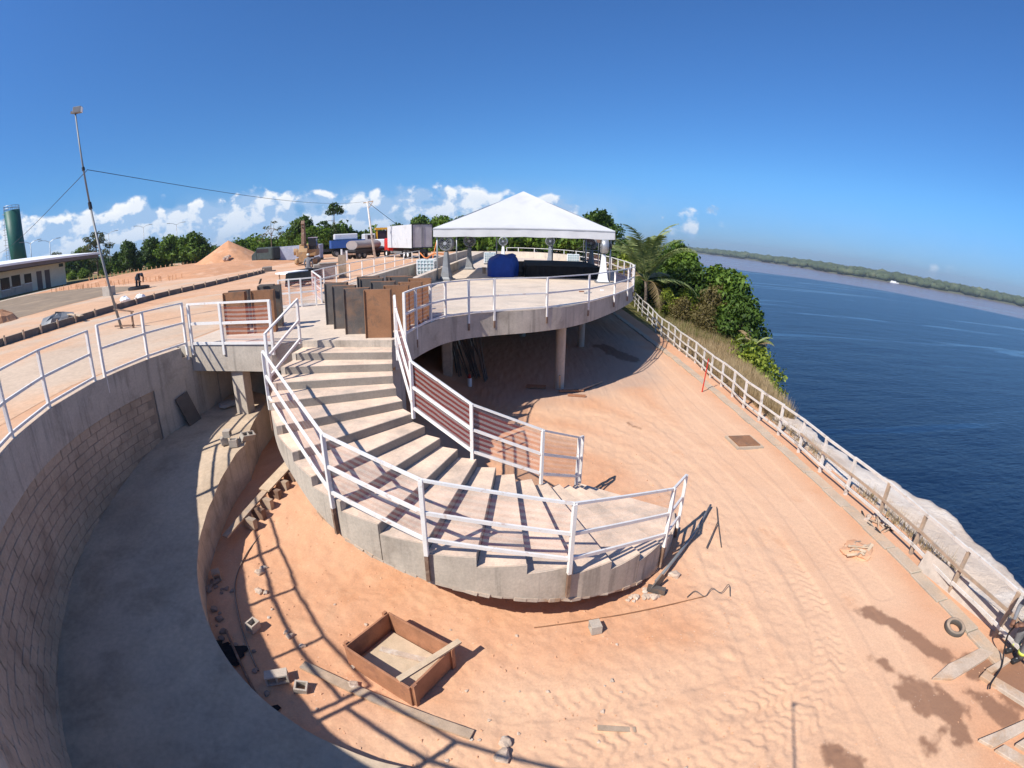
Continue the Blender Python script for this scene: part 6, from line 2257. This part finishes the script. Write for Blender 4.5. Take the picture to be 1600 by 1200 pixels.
def limbs_mesh(name, h, r0, tips, seed, fork=.45, lean=(0, 0)):
    rs = random.Random(seed)
    mb = MB()
    top = Vector((lean[0], lean[1], h))
    pts = [Vector((0, 0, -.3)), Vector((lean[0] * .2 + rs.uniform(-.1, .1), lean[1] * .2, h * .33)), Vector((lean[0] * .6, lean[1] * .6 + rs.uniform(-.1, .1), h * .66)), top]
    mb.tube(pts, [r0, r0 * .8, r0 * .6, r0 * .3], 7)
    for c in tips:
        c = Vector(c)
        s = pts[1].lerp(top, rs.uniform(fork * .5, .9))
        mid = s.lerp(c, .5) + Vector((rs.uniform(-.2, .2), rs.uniform(-.2, .2), .25))
        mb.tube([s, mid, c], [r0 * .45, r0 * .3, r0 * .12], 5)
    return mb.mesh(name, M['bark'], True)


KINDS = {}


def make_kind(key, clumps, dens, size, m, h, r0, seed, lean=(0, 0)):
    KINDS[key] = (leaves_mesh('crown', clumps, dens, size, m, seed), limbs_mesh('trunk', h, r0, [c for c, _ in clumps], seed, lean=lean))


def rnd_clumps(n, spread, z0, z1, r0, r1, seed, flat=.75):
    rs = random.Random(seed)
    out = []
    for k in range(n):
        a = k * 2.4 + rs.uniform(-.4, .4)
        q = (k + .5) / n
        z = z0 + (z1 - z0) * q
        d = spread * math.sqrt(max(.05, 1 - (2 * q - .7) ** 2 * .8)) * rs.uniform(.35, 1.0)
        r = rs.uniform(r0, r1)
        out.append(((d * math.cos(a), d * math.sin(a), z), (r, r, r * flat)))
    return out


# kinds are built about 1 unit = 1 m and scaled a little per copy
make_kind('dense', rnd_clumps(15, 2.3, 1.6, 6.0, 1.0, 1.7, 1), 46, .42, 'leaf_dark', 5.4, .22, 1)
make_kind('round', rnd_clumps(12, 2.4, 1.4, 4.6, 1.0, 1.6, 2), 50, .38, 'leaf', 4.2, .20, 2)
make_kind('airy', rnd_clumps(13, 3.4, 3.0, 8.2, .75, 1.35, 3, .55), 22, .42, 'leaf_grey', 8.0, .26, 3)
make_kind('sparse', [((1.7, 0, 5.6), (1.0, .8, .35)), ((-1.6, .3, 4.6), (1.1, .8, .3)), ((2.4, -.3, 4.6), (1.1, .9, .4)), ((-1.0, 0, 6.0), (.9, .7, .3)), ((.6, .2, 6.9), (.7, .7, .3)), ((-2.4, 0, 3.6), (.8, .6, .25)), ((1.2, .4, 3.9), (.7, .7, .3))], 17, .34, 'leaf_grey', 7.0, .13, 4)
make_kind('topknot', [((.3, 0, 9.4), (1.6, 1.5, .7)), ((-1.0, .2, 8.6), (1.1, 1, .55)), ((1.2, 0, 8.7), (1.1, 1, .6)), ((.1, 0, 10.1), (1.0, .9, .5)), ((-2.2, 0, 6.6), (.9, .8, .5)), ((-1.5, 0, 6.0), (.8, .8, .4)),
                      ((0, 0, 4.6), (1.2, 1.1, 1.5)), ((.3, 0, 2.8), (1.8, 1.6, 1.7)), ((-.9, 0, 1.6), (1.7, 1.6, 1.4)), ((1.3, 0, 1.5), (1.6, 1.5, 1.3))], 44, .36, 'leaf_dark', 9.4, .17, 5)
make_kind('bush', rnd_clumps(9, 1.7, .5, 2.0, .8, 1.3, 6), 46, .34, 'leaf', 1.8, .10, 6)
make_kind('near', rnd_clumps(18, 1.9, .8, 4.6, .45, 1.0, 7), 95, .27, 'leaf', 4.0, .14, 7)
make_kind('near_dark', rnd_clumps(18, 2.0, .7, 4.4, .5, 1.05, 8), 95, .25, 'leaf_dark', 3.8, .14, 8)
make_kind('near_lime', rnd_clumps(15, 1.6, .6, 3.3, .4, .8, 9), 110, .22, 'leaf_lime', 3.0, .10, 9)
make_kind('near_olive', rnd_clumps(13, 1.5, .4, 2.6, .45, .85, 10), 130, .15, 'leaf_olive', 2.3, .08, 10)
make_kind('slope', rnd_clumps(10, 1.1, .3, 1.6, .4, .75, 11), 150, .15, 'leaf_lime', 1.4, .06, 11)


def plant(kind, x, y, z, s, label, cat='tree', group=None, rz=None, sz=1.0, name=None):
    rs = random.Random(int(x * 31 + y * 17))
    t = thing(name or {'tree': 'broadleaf_tree', 'bush': 'leafy_bush'}.get(cat, 'plant'), label, cat, (x, y, z), rs.uniform(0, 6.28) if rz is None else rz, group, (s, s, s * sz))
    cr, tr = KINDS[kind]
    link('crown', cr, t)
    link('trunk', tr, t)
    return t


# left horizon
for kind, x, y, s, sz, lab, rz in [
    ('airy', -85.5, 80, 1.05, 1.05, 'tall airy greyish tree just left of the leaning floodlight pole', None),
    ('round', -81.5, 83, .95, .9, 'olive tree at the right end of the building roof', None),
    ('dense', -77.8, 82, .85, 1.1, 'narrow dark tree right of the leaning floodlight pole', None),
    ('dense', -72.9, 84, .95, .98, 'narrow dense tree left of the rounded pair behind the dirt field', None),
    ('round', -67.6, 84, 1.28, .95, 'rounded dark tree behind the dirt field, the left one of the pair', None),
    ('round', -62.2, 85, 1.22, 1.0, 'rounded dark tree behind the dirt field, the right one of the pair', None),
    ('sparse', -47.0, 90, 1.0, 1.0, 'thin sparse tree with flat tufts against the clouds', 0.0),
    ('dense', -40.6, 91, 1.1, 1.0, 'broad dark tree directly behind the excavator arm', None),
    ('round', -37.4, 88, 1.1, .95, 'green bushy tree right of the excavator cab', None),
    ('topknot', -33.6, 90, .92, 1.0, 'tall tree with a tufted top above an ivy covered trunk', 0.0),
    ('round', -27.0, 97, .7, 1.0, 'small tree left of the utility pole', None),
    ('dense', -22.9, 96, .78, 1.0, 'dark narrow tree behind the utility pole', None),
    ('dense', -18.2, 96, .98, 1.0, 'dark tree rising above the white box truck', None),
    ('airy', -130, 104, 1.1, .85, 'greyish tree behind the foot of the green water tower', None),
    ('round', -117, 104, 1.5, 1.0, 'small green crown showing above the building roof', None),
]:
    plant(kind, x, y, Z_DECK - .1, s, lab, sz=sz, rz=rz)
rs = random.Random(77)
for k in range(9):
    u = k / 8
    x, y = -92 + 30 * u + rs.uniform(-1, 1), 78 + 10 * u + rs.uniform(-2, 2)
    plant('bush', x, y, Z_DECK - .1, rs.uniform(.6, .95), 'green bush in the hedge line behind the dirt field', 'bush', 'bushes behind the dirt field')
for k in range(34):
    x, y = -58 + 42 * k / 33 + rs.uniform(-.6, .6), 96 + rs.uniform(-3, 5)
    plant('bush', x, y, Z_DECK - .1, rs.uniform(1.1, 1.8) * (1.25 if -44 < x < -30 else 1), 'light green bush in the scrub behind the trucks', 'bush', 'bushes in the scrub behind the trucks')
for k in range(16):
    x, y = -15 + 27 * k / 15 + rs.uniform(-.5, .5), 88 + rs.uniform(-3, 3) - max(0, k - 9) * 2.6
    plant('round' if k % 2 else 'bush', x, y, Z_DECK - .1, rs.uniform(1.0, 1.25) * (1 if k % 2 else 1.7), 'green tree in the row seen beneath the marquee roof', 'tree', 'trees in the row behind the marquee')
plant('round', -69.5, 40.5, Z_DECK - .1, .75, 'green bush left of the cream building', 'bush', name='leafy_bush')
plant('bush', -66.5, 36.5, Z_DECK - .1, .8, 'low green bush at the left edge near the building', 'bush')
# distant wood on the plateau
mb_seed = rs.random()
def far_wood():
    V = []
    cl = []
    r2 = random.Random(31)
    for k in range(170):
        a = r2.uniform(-62, 3)
        d = r2.uniform(150, 330)
        h = r2.uniform(2.2, 4.6)
        cl.append(((math.sin(R(a)) * d, math.cos(R(a)) * d, Z_DECK + h * .45), (r2.uniform(4, 8), r2.uniform(4, 8), h * .6)))
    me = leaves_mesh('far_wood', cl, 3.2, 1.3, 'leaf_dark', 77)
    o = link('far_wood', me)
    tag(o, 'low distant woodland along the left horizon', 'woodland', kind='stuff')


far_wood()


# ---- river side thicket
def bank_z(x, y):
    ex = edge_x(y)
    s = (x - 9.5) / (ex - 9.5)
    dz = -1.2 * float(ss(17, 30, y))
    if s <= 1:
        return -0.02 - 0.28 * s * s + dz * s
    t = ((x - ex) / 13) ** (1 / 1.15)
    return -.3 + dz - 28.5 * t ** .78


for kind, x, y, z, s, sz, lab in [
    ('near_dark', 11.0, 64, 2.8, 1.35, 1.1, 'dark tree with a pale top rising behind the right marquee corner'),
    ('near', 14.2, 63, 1.5, .95, 1.0, 'green tree behind the right end of the deck railing'),
    ('near_dark', 12.0, 55, .8, 1.05, 1.0, 'dark tree beside the right corner of the marquee'),
    ('near_lime', 11.9, 50.5, .6, 1.25, 1.05, 'yellow green tree between the marquee and the palm'),
    ('near_dark', 15.2, 56, .0, 1.0, 1.0, 'dark tree behind the palm'),
    ('near', 18.3, 54, -.2, 1.22, 1.05, 'tall green tree right of the palm, highest of the thicket'),
    ('near_dark', 15.6, 49.5, -.6, 1.25, 1.0, 'leafy dark tree just in front of the thicket beside the palm'),
    ('near_lime', 18.2, 48.5, -.6, 1.35, 1.05, 'yellow green tree at the river side of the thicket'),
    ('near', 19.4, 45.0, -1.8, 1.2, 1.0, 'green tree on the river edge below the yellow green one'),
    ('near_dark', 16.9, 45.5, -1.0, 1.15, 1.0, 'dark tree at the front of the thicket above the grass'),
    ('near_lime', 15.6, 43.2, -1.1, 1.0, .9, 'light green shrub at the front edge of the thicket'),
    ('near_olive', 17.3, 40.0, -1.4, 1.45, 1.0, 'brownish half dry tree in the middle of the bank'),
    ('near', 18.9, 40.0, -2.2, 1.25, 1.0, 'green tree overhanging the river behind the brownish one'),
    ('near_dark', 18.4, 36.6, -3.0, 1.15, 1.0, 'dark tree overhanging the river at the end of the thicket'),
    ('near', 17.0, 47.5, -.6, 1.2, 1.0, 'mid green tree between the palm and the yellow green one'),
    ('near_dark', 13.3, 46.8, -.3, .8, .9, 'dark shrub at the foot of the tall palm'),
]:
    plant(kind, x, y, z, s, lab, sz=sz)
for k, (x, y, s, kd) in enumerate([(17.3, 33.2, 1.2, 'slope'), (16.7, 31.2, 1.0, 'near_dark'), (15.7, 29.0, 1.25, 'slope'), (15.2, 27.2, 1.2, 'slope'), (14.3, 24.8, 1.0, 'slope'), (13.7, 23.0, .9, 'slope'), (11.95, 15.6, .42, 'slope'), (15.4, 36.8, .9, 'near_olive'), (14.2, 39.5, .9, 'near_olive'), (13.6, 42.5, .8, 'near_lime')]):
    plant(kd, x, y, bank_z(x, y) + .1, 1.25 * s * (.6 if kd == 'near_dark' else .7 if kd.startswith('near') else 1.0),
          ['green bush on the bank edge beside the palm seedling', 'dark bush clinging to the cliff edge', 'yellow green bush on the cliff edge, upper of the row', 'yellow green bush on the cliff edge, second of the row', 'yellow green bush on the cliff edge, third of the row', 'yellow green bush on the cliff edge, lowest of the row',
           'small green bush peeping over the bare cliff edge behind the fence', 'brownish shrub in the dry grass', 'brownish shrub above the dry grass', 'light green shrub in the green grass beyond the fence end'][k], 'bush')


# ---- palms
def palm(x, y, z, h, L, nf, label, seed, dry=2, up0=70):
    t = thing('palm_tree', label, 'palm', (x, y, z))
    rs = random.Random(seed)
    part('trunk', MB().tube([(0, 0, -.4), (.06, 0, h * .5), (0, .05, h)], [.17, .15, .14], 9), M['bark'], t, True, world=False)
    for k in range(nf):
        a = k * 2.4 + rs.uniform(-.3, .3)
        el0 = R(rs.uniform(up0 - 25, up0 + 15)) if k < nf * .7 else R(rs.uniform(5, 40))
        ll = L * rs.uniform(.8, 1.1)
        pts = []
        p = Vector((0, 0, h))
        el = el0
        n = 14
        for i in range(n + 1):
            pts.append(p.copy())
            p = p + Vector((math.cos(a) * math.cos(el), math.sin(a) * math.cos(el), math.sin(el))) * ll / n
            el -= R(1.2 + i * .85) * rs.uniform(.85, 1.15) * (1.25 if el0 < R(45) else 1)
        mb = MB().tube(pts, [.035 * (1 - .8 * i / n) for i in range(n + 1)], 4)
        for i in range(2, n):
            for q in range(3):
                u = q / 3
                c = pts[i].lerp(pts[i + 1], u)
                d = (pts[i + 1] - pts[i]).normalized()
                s = d.cross(Vector((0, 0, 1)))
                if s.length < .05:
                    s = Vector((math.sin(a), -math.cos(a), 0))
                s.normalize()
                ln = ll * .20 * math.sin(math.pi * min(.97, (i + u) / n * .82 + .16))
                for sg in (-1, 1):
                    tip = c + (s * sg * .8 + d * .65 + Vector((0, 0, -.25 + rs.uniform(-.15, .1)))).normalized() * ln
                    w_ = d * .055 + Vector((0, 0, .015))
                    mb.add([c - w_, c + w_, tip], [(0, 1, 2)])
        link('frond', mb.mesh('frond', M['palm_dry'] if k % nf >= nf - dry else M['palm_leaf'], False), t)
    return t


palm(11.7, 42.6, -.3, 2.9, 6.2, 26, 'tall palm with feathery fronds standing right of the deck', 3, 4, 82)
palm(17.9, 33.2, -2.0, .9, 2.3, 9, 'small pale palm leaning over the cliff edge above the river', 8, 4, 45)
palm(12.4, 52.5, .6, 2.2, 4.0, 11, 'small palm half hidden between the marquee corner and the tall palm', 12, 2)


# ---- grass
def tufts(name, label, spots, m, hmin, hmax, seed, blades=9, w_=.012):
    rs = np.random.default_rng(seed)
    V, n = [], 0
    for (x, y, z, s) in spots:
        for b in range(blades):
            a = rs.uniform(0, 6.28)
            r = rs.uniform(0, .10) * s
            h = rs.uniform(hmin, hmax) * s
            ln = rs.uniform(.1, .55) * h
            bx, by = x + r * math.cos(a), y + r * math.sin(a)
            ca, sa = math.cos(a), math.sin(a)
            V += [(bx - sa * w_, by + ca * w_, z - .03), (bx + sa * w_, by - ca * w_, z - .03), (bx + ca * ln, by + sa * ln, z + h)]
            n += 1
    me = bpy.data.meshes.new(name)
    me.from_pydata(V, [], [(3 * i, 3 * i + 1, 3 * i + 2) for i in range(n)])
    me.materials.append(M[m])
    o = link(name, me)
    return tag(o, label, 'grass', kind='stuff')


rs = random.Random(5)
sp_ = []
for k in range(4200):
    y = rs.uniform(16.2, 39)
    x = rs.uniform(9.75 + max(0, (y - 22) * .07), edge_x(y) + .25)
    sp_.append((x, y, bank_z(x, y), rs.uniform(.7, 1.4)))
tufts('dry_grass', 'dry straw coloured grass covering the bank beyond the fence', sp_, 'drygrass', .22, .60, 1, 9, .013)
sp_ = []
for k in range(2000):
    y = rs.uniform(33, 52)
    x = rs.uniform(10.4 + (y - 27) * .07, edge_x(y))
    sp_.append((x, y, bank_z(x, y), rs.uniform(.8, 1.5)))
tufts('green_grass', 'green grass on the bank at the far end of the fence', sp_, 'greengrass', .25, .6, 2, 9, .018)
sp_ = []
for k in range(330):
    y = rs.uniform(2.5, 17)
    x = 9.62 + abs(rs.gauss(0, .22))
    if math.sin(y * 2.1) + math.sin(y * .9 + 1) > -.5:
        sp_.append((x, y, bank_z(max(x, 9.5), y), rs.uniform(.5, 1.3)))
tufts('weeds', 'sparse dry weeds growing along the foot of the cliff fence', sp_, 'drygrass', .15, .45, 3, 7, .008)
sp_ = [(9.85 + rs.gauss(0, .18), rs.uniform(3.0, 4.3), -.06, rs.uniform(.6, 1.2)) for k in range(60)]
tufts('dark_weeds', 'dark scrubby weeds behind the boards at the fence foot', sp_, 'leaf_dark', .15, .35, 4, 8, .010)

# ---- boat on the far water
bt = thing('river_boat', 'small white river boat near the far shore', 'boat', (930, 991, Z_RIVER), R(-42))
part('hull', MB().prism([(-11, -2.2), (8, -2.2), (12, 0), (8, 2.2), (-11, 2.2)], -.5, 1.8), M['white_plastic'], bt, world=False)
part('cabin', MB().box((-2, 0, 3.0), (13, 3.6, 2.4)), M['white_plastic'], bt, world=False)
part('roof', MB().box((-2, 0, 4.4), (14.5, 4.2, .3)), M['roof_white'], bt, world=False)

# ---- loose clods and grit on the dirt: nobody could count them
def grit():
    rs = np.random.default_rng(9)
    n = 4200
    x = rs.uniform(-5.6, 8.4, n)
    y = rs.uniform(2.4, 13.0, n)
    keep = rs.random(n) < np.clip(.15 + .85 * ss(5.5, 1.0, x - .12 * y) + 2.2 * fbm(x * .9, y * .9, 3, 71), 0, 1)
    x, y = x[keep], y[keep]
    rr = np.hypot(x - CX, y - CY)
    ok = rr < 5.75
    ok |= x > 2.0
    x, y = x[ok], y[ok]
    z = ground_height(x[:, None], y[:, None])[0][:, 0]
    s = .004 + .013 * rs.random(len(x)) ** 3 * 2.0
    base = np.array([(1, 0, 0), (-.5, .87, 0), (-.5, -.87, 0), (.1, .1, .9), (.5, .6, .45), (-.6, -.1, .5)])
    F = [(0, 4, 3), (4, 1, 3), (1, 5, 3), (5, 2, 3), (2, 0, 3), (0, 1, 4), (1, 2, 5)]
    V, FF = [], []
    for i in range(len(x)):
        a = rs.uniform(0, 6.28)
        c, q = math.cos(a), math.sin(a)
        b = base * (1 + rs.uniform(-.35, .35, base.shape)) * s[i]
        k = len(V)
        V += [(x[i] + p[0] * c - p[1] * q, y[i] + p[0] * q + p[1] * c, z[i] - .002 + p[2]) for p in b]
        FF += [tuple(j + k for j in f) for f in F]
    me = bpy.data.meshes.new('dirt_clods')
    me.from_pydata(V, [], FF)
    me.materials.append(M['stone_clod'])
    o = link('dirt_clods', me)
    tag(o, 'loose clods and grit strewn over the orange dirt', 'clods', kind='stuff')


M['stone_clod'] = mat('dirt_clods', (0.58, 0.32, 0.19), 0.95, 0.2, 6, (0.62, 0.43, 0.30), 9, .55, .65, bump=0)
grit()

# ---- air over the river: far things fade a little towards blue
hz = MB().box((1600, 1600, (-29.5 + 46) / 2), (6800, 6800, 75.5)).mesh('haze')
hm = bpy.data.materials.new('haze')
hm.use_nodes = True
N = NT(hm.node_tree)
out = N.n('ShaderNodeOutputMaterial')
pv = N.n('ShaderNodeVolumePrincipled')
pv.inputs['Color'].default_value = (0.78, 0.91, 1.0, 1)
pv.inputs['Density'].default_value = 0.00015
pv.inputs['Anisotropy'].default_value = 0.2
N.l(pv.outputs[0], out.inputs['Volume'])
hz.materials.append(hm)
ho = link('haze', hz)
tag(ho, kind='stuff')
ho['label'] = 'thin bluish haze over the river and the far shore'
